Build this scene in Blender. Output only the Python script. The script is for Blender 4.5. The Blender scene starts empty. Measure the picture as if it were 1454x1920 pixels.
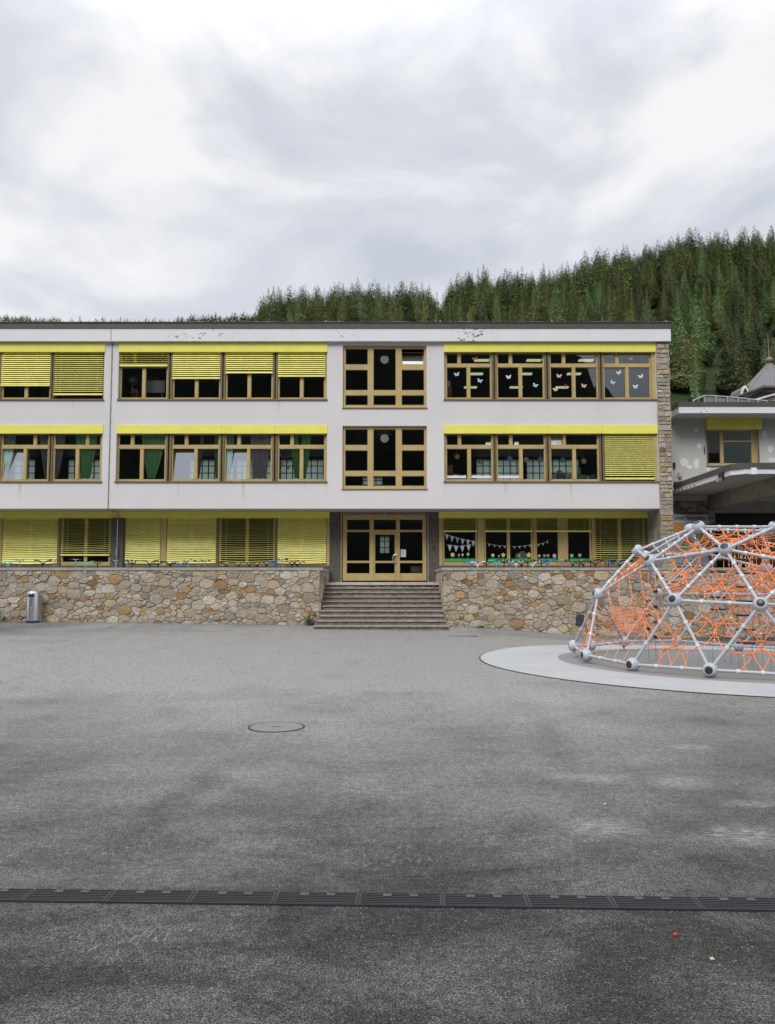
import bpy, math, random
import numpy as np
from mathutils import Vector
R = math.radians
random.seed(7)
sc = bpy.context.scene
COL = sc.collection

# ------------------------------------------------------------------ camera
F, IW, IH, EYE, PITCH, HOR = 1450.0, 1454.0, 1920.0, 1.65, R(4.2), 1096.0
PCY = HOR - F * math.tan(PITCH)
cam_d = bpy.data.cameras.new("camera")
cam = bpy.data.objects.new("camera", cam_d); COL.objects.link(cam)
cam.location = (0, 0, EYE); cam.rotation_euler = (R(90) + PITCH, 0, 0)
cam_d.sensor_fit = 'VERTICAL'; cam_d.sensor_height = 36; cam_d.lens = F * 36 / IH
cam_d.shift_y = (PCY - IH / 2) / IH
cam_d.clip_end = 8000
sc.camera = cam

# ------------------------------------------------------------------ light
sc.view_settings.view_transform = 'Standard'; sc.view_settings.look = 'None'
sc.view_settings.gamma = 1; sc.view_settings.exposure = 0.36
SUN_EL, SUN_AZ = R(44), R(200)
w = bpy.data.worlds.new("World"); sc.world = w; w.use_nodes = True
nt = w.node_tree; nt.nodes.clear()
def wn(t, **k):
    n = nt.nodes.new(t)
    for a, b in k.items(): setattr(n, a, b)
    return n
tc = wn('ShaderNodeTexCoord')
sky = wn('ShaderNodeTexSky', sky_type='NISHITA', sun_disc=False)
sky.sun_elevation = SUN_EL; sky.sun_rotation = SUN_AZ
bg1 = wn('ShaderNodeBackground'); bg1.inputs[1].default_value = 0.10
nt.links.new(sky.outputs[0], bg1.inputs[0])
mp = wn('ShaderNodeMapping'); mp.inputs['Scale'].default_value = (1.0, 1.0, 2.0); mp.inputs['Location'].default_value = (0.35, 0.2, 0.15)
nt.links.new(tc.outputs['Generated'], mp.inputs[0])
n1 = wn('ShaderNodeTexNoise'); n1.inputs['Scale'].default_value = 3.0; n1.inputs['Detail'].default_value = 8; n1.inputs['Roughness'].default_value = .52; n1.inputs['Distortion'].default_value = .35
nt.links.new(mp.outputs[0], n1.inputs['Vector'])
cr = wn('ShaderNodeValToRGB'); e = cr.color_ramp.elements
e[0].position = .34; e[0].color = (.50, .53, .59, 1); e[1].position = .57; e[1].color = (.80, .80, .81, 1)
m_ = e.new(.46); m_.color = (.61, .635, .685, 1)
nt.links.new(n1.outputs[0], cr.inputs[0])
# overcast sky is brighter towards the zenith
sx = wn('ShaderNodeSeparateXYZ'); nt.links.new(tc.outputs['Generated'], sx.inputs[0])
mr = wn('ShaderNodeMapRange'); mr.inputs[1].default_value = .55; mr.inputs[2].default_value = 1.0; mr.inputs[3].default_value = .93; mr.inputs[4].default_value = 2.3
nt.links.new(sx.outputs[2], mr.inputs[0])
bg2 = wn('ShaderNodeBackground'); nt.links.new(cr.outputs[0], bg2.inputs[0]); nt.links.new(mr.outputs[0], bg2.inputs[1])
mx = wn('ShaderNodeMixShader'); mx.inputs[0].default_value = .95
out = wn('ShaderNodeOutputWorld')
nt.links.new(bg1.outputs[0], mx.inputs[1]); nt.links.new(bg2.outputs[0], mx.inputs[2]); nt.links.new(mx.outputs[0], out.inputs[0])
sd = bpy.data.lights.new("sun", 'SUN'); sd.energy = 1.5; sd.angle = R(25); sd.color = (1, .97, .92)
sun = bpy.data.objects.new("sun", sd); COL.objects.link(sun)
sun.rotation_euler = (R(90) - SUN_EL, 0, R(180) - SUN_AZ)   # light from behind the camera
sc.cycles.transparent_max_bounces = 24; sc.cycles.max_bounces = 8; sc.cycles.caustics_reflective = False
sc.cycles.caustics_refractive = False; sc.cycles.sample_clamp_indirect = 6

# ------------------------------------------------------------------ helpers
def at(px, py, Y):
    xc = (px - IW / 2) / F; yc = -(py - PCY) / F
    dy = math.cos(PITCH) - yc * math.sin(PITCH); dz = math.sin(PITCH) + yc * math.cos(PITCH)
    return xc / dy * Y, EYE + dz / dy * Y
def aX(px, Y, py=800): return at(px, py, Y)[0]
def aZ(py, Y): return at(727, py, Y)[1]
def proj(X, Y, Z):
    dz = Z - EYE; d = Y * math.cos(PITCH) + dz * math.sin(PITCH); u = -Y * math.sin(PITCH) + dz * math.cos(PITCH)
    return IW / 2 + F * X / d, PCY - F * u / d

PTAB = [(-40, .28), (-13.6, .182), (-3.4, .04), (2.5, -.02), (3.76, -.08), (5.8, -.24), (7.4, -.33), (12, -.45), (40, -.5)]
def gz(x, y):
    p = np.interp(x, [a for a, b in PTAB], [b for a, b in PTAB])
    t = min(1, max(0, (y - 5) / 24.4)) ** 3
    s = min(1, max(0, (y - 27.4) / 2)); s = s * s * (3 - 2 * s)
    return float(p * t + .09 * s)

def tag(o, label=None, cat=None, group=None, kind=None):
    if label: o['label'] = label
    if cat: o['category'] = cat
    if group: o['group'] = group
    if kind: o['kind'] = kind
    return o
def empty(name, loc=(0, 0, 0), rz=0, **k):
    o = bpy.data.objects.new(name, None); COL.objects.link(o); o.empty_display_size = .2
    o.location = loc; o.rotation_euler = (0, 0, rz)
    return tag(o, **k)
CH = {}
def setp(o, p):
    if p is not None: o.parent = p; CH.setdefault(p.name, []).append(o)
def copy_tree(o, parent=None):
    c = o.copy(); COL.objects.link(c); c.parent = parent
    if parent is not None: CH.setdefault(parent.name, []).append(c)
    for ch in list(CH.get(o.name, [])): copy_tree(ch, c)
    return c

class MB:
    def __init__(s): s.v = []; s.f = []; s.mi = []; s.cur = 0
    def quad(s, a, b, c, d):
        n = len(s.v); s.v += [tuple(a), tuple(b), tuple(c), tuple(d)]; s.f.append((n, n+1, n+2, n+3)); s.mi.append(s.cur); return s
    def tri(s, a, b, c):
        n = len(s.v); s.v += [tuple(a), tuple(b), tuple(c)]; s.f.append((n, n+1, n+2)); s.mi.append(s.cur); return s
    def box(s, x0, x1, y0, y1, z0, z1):
        if x0 > x1: x0, x1 = x1, x0
        if y0 > y1: y0, y1 = y1, y0
        if z0 > z1: z0, z1 = z1, z0
        n = len(s.v)
        s.v += [(x0,y0,z0),(x1,y0,z0),(x1,y1,z0),(x0,y1,z0),(x0,y0,z1),(x1,y0,z1),(x1,y1,z1),(x0,y1,z1)]
        for q in ((0,3,2,1),(4,5,6,7),(0,1,5,4),(1,2,6,5),(2,3,7,6),(3,0,4,7)):
            s.f.append(tuple(n + i for i in q)); s.mi.append(s.cur)
        return s
    def hexa(s, P):   # 8 points, order as in box
        n = len(s.v); s.v += [tuple(p) for p in P]
        for q in ((0,3,2,1),(4,5,6,7),(0,1,5,4),(1,2,6,5),(2,3,7,6),(3,0,4,7)):
            s.f.append(tuple(n + i for i in q)); s.mi.append(s.cur)
        return s
    def tube(s, pts, r, n=6, caps=True):
        pts = [Vector(p) for p in pts]; rings = []
        N = None
        for i, p in enumerate(pts):
            t = (pts[min(i+1, len(pts)-1)] - pts[max(i-1, 0)]).normalized()
            if N is None: N = t.orthogonal().normalized()
            else:
                N = N - t * N.dot(t)
                N = N.normalized() if N.length > 1e-6 else t.orthogonal().normalized()
            B = t.cross(N); rr = r[i] if isinstance(r, (list, tuple)) else r
            b = len(s.v); rings.append(b)
            for k in range(n):
                a = 2 * math.pi * k / n; s.v.append(tuple(p + (N * math.cos(a) + B * math.sin(a)) * rr))
        for a, b in zip(rings, rings[1:]):
            for k in range(n):
                s.f.append((a+k, a+(k+1) % n, b+(k+1) % n, b+k)); s.mi.append(s.cur)
        if caps:
            s.f.append(tuple(rings[0]+k for k in reversed(range(n)))); s.mi.append(s.cur)
            s.f.append(tuple(rings[-1]+k for k in range(n))); s.mi.append(s.cur)
        return s
    def lathe(s, prof, n=24, c=(0, 0, 0), axis=None):
        # prof: (r, h) from one end to the other; axis: unit vector
        ax = Vector(axis or (0, 0, 1)).normalized(); N = ax.orthogonal().normalized(); B = ax.cross(N); c = Vector(c); rings = []
        for r, h in prof:
            rings.append(len(s.v))
            for k in range(n):
                a = 2 * math.pi * k / n; s.v.append(tuple(c + ax * h + (N * math.cos(a) + B * math.sin(a)) * max(r, 1e-4)))
        for a, b in zip(rings, rings[1:]):
            for k in range(n):
                s.f.append((a+k, a+(k+1) % n, b+(k+1) % n, b+k)); s.mi.append(s.cur)
        s.f.append(tuple(rings[0]+k for k in reversed(range(n)))); s.mi.append(s.cur)
        s.f.append(tuple(rings[-1]+k for k in range(n))); s.mi.append(s.cur)
        return s
    def ball(s, c, r, n=18, m=12):
        return s.lathe([(r*math.sin(math.pi*i/m), -r*math.cos(math.pi*i/m)) for i in range(m+1)], n, c)
    def prism(s, poly, y0, y1):      # polygon in x,z extruded along y
        n = len(poly); b = len(s.v)
        s.v += [(x, y0, z) for x, z in poly] + [(x, y1, z) for x, z in poly]
        s.f.append(tuple(b + i for i in range(n))); s.mi.append(s.cur)
        s.f.append(tuple(b + n + i for i in reversed(range(n)))); s.mi.append(s.cur)
        for i in range(n):
            j = (i + 1) % n; s.f.append((b+j, b+i, b+n+i, b+n+j)); s.mi.append(s.cur)
        return s
    def build(s, name, mats, parent=None, smooth=False, loc=None, **k):
        me = bpy.data.meshes.new(name); me.from_pydata(s.v, [], s.f)
        for m in (mats if isinstance(mats, (list, tuple)) else [mats]): me.materials.append(m)
        if isinstance(mats, (list, tuple)) and len(mats) > 1:
            me.polygons.foreach_set('material_index', s.mi)
        if smooth: me.polygons.foreach_set('use_smooth', [True] * len(me.polygons))
        me.update()
        if smooth == 'auto':
            try: me.set_sharp_from_angle(angle=R(40))
            except Exception: pass
        o = bpy.data.objects.new(name, me); COL.objects.link(o)
        if loc is not None: o.location = loc
        setp(o, parent)
        return tag(o, **k)

def holed_wall(mb, x0, x1, z0, z1, holes, y0, y1):
    xs = sorted({x0, x1, *[h[0] for h in holes], *[h[1] for h in holes]}); zs = sorted({z0, z1, *[h[2] for h in holes], *[h[3] for h in holes]})
    xs = [x for x in xs if x0 <= x <= x1]; zs = [z for z in zs if z0 <= z <= z1]
    def solid(i, j):
        if i < 0 or j < 0 or i >= len(xs)-1 or j >= len(zs)-1: return False
        cx = (xs[i]+xs[i+1])/2; cz = (zs[j]+zs[j+1])/2
        return not any(h[0] < cx < h[1] and h[2] < cz < h[3] for h in holes)
    for i in range(len(xs)-1):
        for j in range(len(zs)-1):
            if not solid(i, j): continue
            a, b, c, d = xs[i], xs[i+1], zs[j], zs[j+1]
            mb.quad((a,y0,c),(b,y0,c),(b,y0,d),(a,y0,d)); mb.quad((b,y1,c),(a,y1,c),(a,y1,d),(b,y1,d))
            if not solid(i-1, j): mb.quad((a,y1,c),(a,y0,c),(a,y0,d),(a,y1,d))
            if not solid(i+1, j): mb.quad((b,y0,c),(b,y1,c),(b,y1,d),(b,y0,d))
            if not solid(i, j-1): mb.quad((a,y1,c),(b,y1,c),(b,y0,c),(a,y0,c))
            if not solid(i, j+1): mb.quad((a,y0,d),(b,y0,d),(b,y1,d),(a,y1,d))
    return mb

def gpt(px, py):
    X, z = at(px, py, 1.0); Y = -EYE/(z-EYE); return Vector((X*Y, Y, 0))
# ------------------------------------------------------------------ materials
class M:
    def __init__(s, name, base=(.5, .5, .5), rough=.6, metal=0, spec=.5):
        s.m = bpy.data.materials.new(name); s.m.use_nodes = True; s.t = s.m.node_tree
        s.b = s.t.nodes['Principled BSDF']; s.b.inputs['Base Color'].default_value = (*base, 1)
        s.b.inputs['Roughness'].default_value = rough; s.b.inputs['Metallic'].default_value = metal
        s.b.inputs['Specular IOR Level'].default_value = spec; s.co = None
    def n(s, t, ins=None, **k):
        n = s.t.nodes.new(t)
        for a, b in k.items(): setattr(n, a, b)
        for a, b in (ins or {}).items():
            if isinstance(b, bpy.types.NodeSocket): s.t.links.new(b, n.inputs[a])
            else: n.inputs[a].default_value = b
        return n
    def coord(s, kind='Object', scale=(1, 1, 1), loc=(0, 0, 0), rot=(0, 0, 0), src=None):
        if src is None:
            if s.co is None: s.co = s.n('ShaderNodeTexCoord')
            src = s.co.outputs[kind]
        return s.n('ShaderNodeMapping', {'Vector': src, 'Scale': scale, 'Location': loc, 'Rotation': rot}).outputs[0]
    def noise(s, v, scale, detail=4, rough=.5, dist=0, col=False):
        return s.n('ShaderNodeTexNoise', {'Vector': v, 'Scale': scale, 'Detail': detail, 'Roughness': rough, 'Distortion': dist}).outputs[1 if col else 0]
    def ramp(s, fac, stops, interp='LINEAR'):
        r = s.n('ShaderNodeValToRGB', {0: fac}); r.color_ramp.interpolation = interp; e = r.color_ramp.elements
        e[0].position, e[0].color = stops[0][0], (*stops[0][1], 1); e[1].position, e[1].color = stops[-1][0], (*stops[-1][1], 1)
        for p, c in stops[1:-1]: x = e.new(p); x.color = (*c, 1)
        return r.outputs[0]
    def rng(s, v, a, b, c=0, d=1): return s.n('ShaderNodeMapRange', {0: v, 1: a, 2: b, 3: c, 4: d}).outputs[0]
    def mix(s, fac, a, b, blend='MIX'):
        n = s.t.nodes.new('ShaderNodeMix'); n.data_type = 'RGBA'; n.blend_type = blend
        for i, v in ((0, fac), (6, a), (7, b)):
            if isinstance(v, bpy.types.NodeSocket): s.t.links.new(v, n.inputs[i])
            else: n.inputs[i].default_value = v if i == 0 else (*v, 1)
        return n.outputs[2]
    def math(s, op, a, b=0, c=None):
        n = s.t.nodes.new('ShaderNodeMath'); n.operation = op
        for i, v in enumerate((a, b, c)):
            if v is None: continue
            if isinstance(v, bpy.types.NodeSocket): s.t.links.new(v, n.inputs[i])
            else: n.inputs[i].default_value = v
        return n.outputs[0]
    def col(s, c): s.t.links.new(c, s.b.inputs['Base Color']); return s
    def ro(s, c): s.t.links.new(c, s.b.inputs['Roughness']); return s
    def bump(s, h, strength=.3, dist=.01):
        b = s.n('ShaderNodeBump', {'Height': h, 'Strength': strength, 'Distance': dist}); s.t.links.new(b.outputs[0], s.b.inputs['Normal']); return s

def varied(name, base, rough=.6, amt=.12, scale=4, metal=0, bump=0):
    m = M(name, base, rough, metal); v = m.coord(); n = m.noise(v, scale, 5, .6)
    f = m.rng(n, .3, .7, 1-amt, 1+amt); c = m.mix(1.0, base, m.n('ShaderNodeCombineColor', {0: f, 1: f, 2: f}).outputs[0], 'MULTIPLY'); m.col(c)
    if bump: m.bump(m.noise(v, scale*12, 3), bump, .004)
    return m.m

def mat_plaster(name, base, stain=.5):
    m = M(name, base, .85, spec=.25); v = m.coord()
    big = m.noise(v, .35, 4, .55); fine = m.noise(v, 9, 5, .7)
    streak = m.noise(m.coord(scale=(3.2, 1, .22)), 1.0, 4, .6)
    c = m.mix(m.rng(big, .35, .7), tuple(x*.93 for x in base), base)
    c = m.mix(m.rng(fine, .4, .75, 0, .22), c, tuple(x*.80 for x in base))
    c = m.mix(m.rng(streak, .60, .80, 0, .35*stain), c, (base[0]*.72, base[1]*.66, base[2]*.58))
    if stain >= .5:
        xyz = m.n('ShaderNodeSeparateXYZ', {0: v}); wz = m.noise(m.coord(scale=(6, 1, 1.2)), 1, 4, .6)
        for px, zt_, ln, am in ((33, 5.93, .95, .5), (332, 5.93, .8, .45), (455, 5.93, 1.0, .6), (950, 5.93, .7, .5), (1073, 5.93, .9, .5), (836, 5.93, .9, .25), (570, 5.93, .5, .3), (130, 9.38, .5, .25), (520, 9.38, .7, .3), (1128, 9.38, .5, .3), (612, 5.93, .9, .25), (218, 5.93, .6, .3)):
            xx = (px-727)/F*32.4; dx = m.math('ABSOLUTE', m.math('ADD', m.math('SUBTRACT', xyz.outputs[0], xx), m.math('MULTIPLY', m.math('SUBTRACT', wz, .5), .22)))
            f_ = m.math('MULTIPLY', m.rng(dx, 0, .09, am, 0), m.math('MULTIPLY', m.rng(xyz.outputs[2], zt_-ln, zt_, 0, 1), m.math('LESS_THAN', xyz.outputs[2], zt_+.02)))
            c = m.mix(f_, c, (.40, .33, .25))
    m.col(c); m.bump(m.noise(v, 38, 4, .7), .35, .006)
    return m.m

def mat_fascia():
    base = (.73, .74, .78); m = M('fascia_paint', base, .6); v = m.coord()
    chips = m.noise(m.coord(scale=(1.2, 1, 2.6)), 3.6, 6, .7)
    zone = m.noise(m.coord(scale=(1, 1, 1.2)), .42, 2, .5)
    xyz = m.n('ShaderNodeSeparateXYZ', {0: v}); th = m.rng(zone, .45, .64, .0, .10)
    for xc, wd, am in ((3.7, 2.0, .215), (-8.0, 4.0, .17), (-1.5, 3.5, .13), (8.6, 1.2, .13)): th = m.math('MAXIMUM', th, m.rng(m.math('ABSOLUTE', m.math('SUBTRACT', xyz.outputs[0], xc)), 0, wd, am, 0))
    f = m.rng(m.math('SUBTRACT', m.math('ADD', chips, th), .74), 0, .02)
    c = m.mix(m.rng(m.noise(v, .8, 3), .3, .7), tuple(x*.94 for x in base), base)
    m.col(m.mix(f, c, (.16, .15, .14)))
    return m.m

def mat_stone(name, scale, aniso=(1, 1, 1), tint=1.0, mort=.035, bright=1.0):
    m = M(name, rough=.85, spec=.3)
    v0 = m.coord(scale=aniso)
    wob = m.noise(v0, 1.6, 3, .6, col=True)
    vv = m.n('ShaderNodeVectorMath', {0: wob, 1: (.5, .5, .5)}, operation='SUBTRACT').outputs[0]
    vv = m.n('ShaderNodeVectorMath', {0: vv, 'Scale': .42}, operation='SCALE').outputs[0]
    wob2 = m.noise(v0, 9, 2, .6, col=True)
    w2 = m.n('ShaderNodeVectorMath', {0: wob2, 1: (.5, .5, .5)}, operation='SUBTRACT').outputs[0]
    w2 = m.n('ShaderNodeVectorMath', {0: w2, 'Scale': .05}, operation='SCALE').outputs[0]
    v = m.n('ShaderNodeVectorMath', {0: v0, 1: vv}, operation='ADD').outputs[0]
    v = m.n('ShaderNodeVectorMath', {0: v, 1: w2}, operation='ADD').outputs[0]
    cell = m.n('ShaderNodeTexVoronoi', {'Vector': v, 'Scale': scale, 'Randomness': .95}, feature='F1')
    edge = m.n('ShaderNodeTexVoronoi', {'Vector': v, 'Scale': scale, 'Randomness': .95}, feature='DISTANCE_TO_EDGE').outputs[0]
    cs = m.n('ShaderNodeSeparateColor', {0: cell.outputs['Color']})
    b = bright
    stops = [(0, (.30*b, .26*b, .20*b)), (.14, (.42*b, .36*b, .29*b)), (.28, (.34*b, .30*b, .25*b)), (.42, (.50*b, .44*b, .36*b)), (.55, (.40*b, .31*b, .19*b)),
             (.66, (.46*b, .41*b, .34*b)), (.76, (.36*b, .31*b, .25*b)), (.84, (.44*b, .29*b, .13*b)), (.91, (.52*b, .46*b, .38*b)), (.96, (.30*b, .15*b, .07*b)), (1, (.24*b, .25*b, .22*b))]
    c = m.ramp(cs.outputs[0], stops, 'CONSTANT')
    k = m.rng(cs.outputs[1], 0, 1, .72, 1.16)
    c = m.mix(1.0, c, m.n('ShaderNodeCombineColor', {0: k, 1: k, 2: k}).outputs[0], 'MULTIPLY')
    pt = m.noise(m.coord(scale=(1, 1, 1.7)), 7, 8, .8, dist=1.0)
    c = m.mix(m.rng(pt, .48, .62, 0, .8), c, (.16*tint, .12*tint, .08*tint))
    c = m.mix(m.rng(m.noise(v0, 5, 4, .7), .58, .72, 0, .65), c, (.56*b, .53*b, .47*b))
    c = m.mix(m.rng(m.noise(v0, 2.6, 4, .6), .58, .7, 0, .5), c, (.40*b, .25*b, .11*b))
    em = m.math('ADD', edge, m.rng(m.noise(v0, 14, 3), .3, .7, -.02, .02))
    # mortar is pale in places, a dark joint in others
    mc = m.mix(m.rng(m.noise(v0, 1.3, 3), .42, .56), (.06, .052, .042), (.34, .32, .29))
    f = m.rng(em, mort*.5, mort*1.3)
    m.col(m.mix(f, mc, c))
    h = m.math('ADD', m.rng(edge, 0, .16), m.math('MULTIPLY', pt, .9))
    h = m.math('ADD', h, m.math('MULTIPLY', m.rng(cs.outputs[2], 0, 1), .5))
    m.bump(h, 1.0, .07)
    return m.m

def mat_asphalt():
    m = M('asphalt', rough=.6, spec=.12); m.b.inputs['Sheen Weight'].default_value = .42; m.b.inputs['Sheen Roughness'].default_value = .10; v = m.coord()
    g1 = m.noise(v, 170, 2, .6); g2 = m.noise(v, 34, 4, .75); g3 = m.noise(v, 85, 2, .5); big = m.noise(v, .20, 5, .6, dist=.8)
    mid = m.noise(m.coord(scale=(.7, 1.5, 1)), .9, 7, .66, dist=.7)
    c = m.mix(m.rng(big, .28, .74), (.027, .025, .023), (.047, .044, .042))
    # dusty, worn zone towards the steps; its paleness also paints in grazing light
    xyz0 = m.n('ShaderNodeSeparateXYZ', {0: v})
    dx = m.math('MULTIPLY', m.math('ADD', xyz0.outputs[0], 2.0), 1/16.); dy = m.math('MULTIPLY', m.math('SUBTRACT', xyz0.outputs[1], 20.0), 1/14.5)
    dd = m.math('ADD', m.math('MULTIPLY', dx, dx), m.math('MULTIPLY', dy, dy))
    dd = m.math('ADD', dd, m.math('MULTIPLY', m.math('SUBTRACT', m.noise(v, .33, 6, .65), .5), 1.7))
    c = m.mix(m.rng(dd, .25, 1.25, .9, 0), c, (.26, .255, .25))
    c = m.mix(m.rng(mid, .44, .66, 0, .34), c, (.19, .186, .183))
    c = m.mix(m.rng(m.noise(v, 1.3, 7, .72), .56, .72, 0, .3), c, (.050, .048, .046))
    # oil-dark streaks running down the yard
    sv = m.coord(scale=(1.1, .16, 1), rot=(0, 0, .62)); st_ = m.noise(sv, 1.0, 6, .65)
    c = m.mix(m.rng(st_, .60, .74, 0, .35), c, (.045, .044, .043))
    for (ax_, ay_), (bx_, by_), wd, am in (((430, 1425), (130, 1650), .22, .42), ((1010, 1330), (1075, 1480), .25, .22)):
        A, B = gpt(ax_, ay_), gpt(bx_, by_); d = (B-A); L_ = d.length; d /= L_; nx, ny = -d.y, d.x
        off_ = m.math('ADD', m.math('MULTIPLY', xyz0.outputs[0], nx), m.math('MULTIPLY', xyz0.outputs[1], ny)); off_ = m.math('SUBTRACT', off_, nx*A.x+ny*A.y)
        off_ = m.math('ADD', off_, m.math('MULTIPLY', m.math('SUBTRACT', m.noise(v, 1.1, 5, .6), .5), wd*3.0)); al = m.math('SUBTRACT', m.math('ADD', m.math('MULTIPLY', xyz0.outputs[0], d.x), m.math('MULTIPLY', xyz0.outputs[1], d.y)), d.x*A.x+d.y*A.y+L_/2)
        f_ = m.math('MULTIPLY', m.rng(m.math('ABSOLUTE', off_), 0, wd, am, 0), m.rng(m.math('ABSOLUTE', al), L_*.3, L_*.62, 1, 0))
        c = m.mix(f_, c, (.020, .019, .019))
    gr = m.math('MULTIPLY', m.rng(g1, .36, .64, .25, 1.75), m.math('MULTIPLY', m.rng(g3, .37, .63, .5, 1.5), m.math('MULTIPLY', m.rng(g2, .34, .66, .7, 1.32), m.math('MULTIPLY', m.rng(m.noise(v, 24, 2, .6), .36, .64, .8, 1.22), m.rng(m.noise(v, 11, 2, .6), .36, .64, .86, 1.15)))))
    c = m.mix(1.0, c, m.n('ShaderNodeCombineColor', {0: gr, 1: gr, 2: gr}).outputs[0], 'MULTIPLY')
    vs = m.coord(scale=(1, 1, 1)); vor = m.n('ShaderNodeTexVoronoi', {'Vector': vs, 'Scale': 75.0}, feature='F1')
    pick = m.rng(m.n('ShaderNodeSeparateColor', {0: vor.outputs['Color']}).outputs[0], .90, .93)
    spot = m.math('MULTIPLY', pick, m.rng(vor.outputs['Distance'], .42, .25))
    c = m.mix(m.math('MULTIPLY', spot, .35), c, (.36, .35, .32))
    # chalk scuffs: fine scratches inside patches
    scr = m.noise(m.coord(scale=(3, 16, 1), rot=(0, 0, .12)), 3.2, 5, .75)
    scr2 = m.noise(m.coord(scale=(14, 4, 1), rot=(0, 0, -.5)), 3.2, 5, .75)
    patches = []
    for px, py, wx, wy in ((1130, 1552, 95, 24), (1395, 1566, 105, 26), (1275, 1466, 75, 18), (1105, 1458, 95, 14), (1410, 1507, 90, 10), (1290, 1400, 60, 8)):
        patches.append((px, py, wx, wy, 0))
    for px, py, wx, wy in ((1000, 1572, 240, 16), (730, 1600, 130, 50), (640, 1360, 90, 32), (850, 1315, 110, 22), (300, 1255, 300, 60), (230, 1595, 150, 28), (540, 1235, 260, 26), (930, 1350, 120, 40), (250, 1760, 240, 60)):
        patches.append((px, py, wx, wy, 1))
    xyz = m.n('ShaderNodeSeparateXYZ', {0: m.coord()})
    for px, py, wx, wy, k in patches:
        X, Y, _ = gpt(px, py); rx = gpt(px+wx, py).x-X; ry = (gpt(px, py-wy).y-gpt(px, py+wy).y)/2
        dx = m.math('MULTIPLY', m.math('SUBTRACT', xyz.outputs[0], X), 1 / rx); dy = m.math('MULTIPLY', m.math('SUBTRACT', xyz.outputs[1], Y), 1 / ry)
        d = m.math('ADD', m.math('MULTIPLY', dx, dx), m.math('MULTIPLY', dy, dy))
        fall = m.rng(d, .1, 1.1, 1, 0)
        s_ = m.rng(m.math('ADD', scr if k == 0 else scr2, m.math('MULTIPLY', fall, .10 if k == 0 else .06)), .585 if k == 0 else .625, .66 if k == 0 else .70, 0, .5 if k == 0 else .45)
        c = m.mix(m.math('MULTIPLY', fall, s_), c, (.42, .41, .38))
        if k == 0: c = m.mix(m.math('MULTIPLY', fall, .07), c, (.34, .33, .31))
    m.col(c); m.ro(m.rng(mid, .3, .7, .62, .5))
    m.bump(m.math('ADD', g1, m.math('MULTIPLY', g2, .8)), .35, .005)
    return m.m

def mat_glass(name='window_glass', tint=(1, 1, 1), k=1.0):
    m = bpy.data.materials.new(name); m.use_nodes = True; t = m.node_tree; t.nodes.clear()
    o = t.nodes.new('ShaderNodeOutputMaterial'); tr = t.nodes.new('ShaderNodeBsdfTransparent'); gl = t.nodes.new('ShaderNodeBsdfGlossy')
    tr.inputs[0].default_value = (.95*tint[0], .97*tint[1], .96*tint[2], 1); gl.inputs['Roughness'].default_value = .01; gl.inputs[0].default_value = (.9, .95, 1, 1)
    lw = t.nodes.new('ShaderNodeFresnel'); lw.inputs[0].default_value = 1.52
    mm = t.nodes.new('ShaderNodeMath'); mm.operation = 'MULTIPLY'; mm.inputs[1].default_value = 3.2 * k; mm.use_clamp = True
    x = t.nodes.new('ShaderNodeMixShader')
    # old panes are never quite flat
    tc_ = t.nodes.new('ShaderNodeTexCoord'); no = t.nodes.new('ShaderNodeTexNoise'); no.inputs['Scale'].default_value = .8
    t.links.new(tc_.outputs['Object'], no.inputs[0]); bu = t.nodes.new('ShaderNodeBump'); bu.inputs['Strength'].default_value = .015; bu.inputs['Distance'].default_value = .05
    t.links.new(no.outputs[0], bu.inputs['Height']); t.links.new(bu.outputs[0], gl.inputs['Normal'])
    t.links.new(lw.outputs[0], mm.inputs[0]); t.links.new(mm.outputs[0], x.inputs[0]); t.links.new(tr.outputs[0], x.inputs[1]); t.links.new(gl.outputs[0], x.inputs[2]); t.links.new(x.outputs[0], o.inputs[0])
    return m

def mat_foliage(name, c0, c1, objrand=True):
    m = M(name, rough=.75, spec=.2)
    v = m.coord(); n = m.noise(v, 1.4, 4, .6)
    if objrand: r = m.n('ShaderNodeObjectInfo').outputs['Random']
    else: r = m.n('ShaderNodeAttribute', attribute_name='tone').outputs['Fac']
    c = m.mix(r, c0, c1)
    c = m.mix(m.rng(n, .4, .7, 0, .5), c, tuple(x*.6 for x in c0))
    m.col(c)
    return m.m

WHITE = mat_plaster('white_render', (.69, .67, .69))
GREYW = mat_plaster('grey_render', (.55, .55, .53), .3)
FASC = mat_fascia()
BROWN = varied('brown_sheet_metal', (.075, .068, .06), .5, .15, 2)
SOFF = varied('soffit_paint', (.42, .40, .38), .8, .08, 2)
YEL = varied('yellow_sheet', (.80, .76, .14), .45, .05, 1.5)
SLAT = varied('yellow_blind_slat', (.90, .85, .24), .4, .10, 3)
TAN = varied('tan_window_frame', (.46, .35, .15), .5, .12, 2.5)
TAND = varied('brown_guide_rail', (.17, .125, .07), .5, .15, 3)
DARKR = M('dark_roughcast', (.1, .09, .08), .9); DARKR.col(DARKR.ramp(DARKR.noise(DARKR.coord(), 16, 5, .7), [(.3, (.05, .045, .04)), (.7, (.16, .145, .13))])); DARKR.bump(DARKR.noise(DARKR.coord(), 26, 4), .8, .03); DARKR = DARKR.m
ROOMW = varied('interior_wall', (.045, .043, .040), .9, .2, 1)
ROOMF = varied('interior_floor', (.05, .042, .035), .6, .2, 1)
GLASS = mat_glass()
STONE = mat_stone('rubble_stone', 2.6, (1, 1, 1.3), bright=1.25)
STONEC = mat_stone('coursed_stone', 2.6, (1.0, 1, 2.5), mort=.045, bright=1.15)
CONC = varied('concrete', (.33, .32, .30), .85, .2, 3, bump=.4)
CONCD = varied('brown_concrete', (.20, .175, .155), .85, .4, 5, bump=.5)
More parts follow.
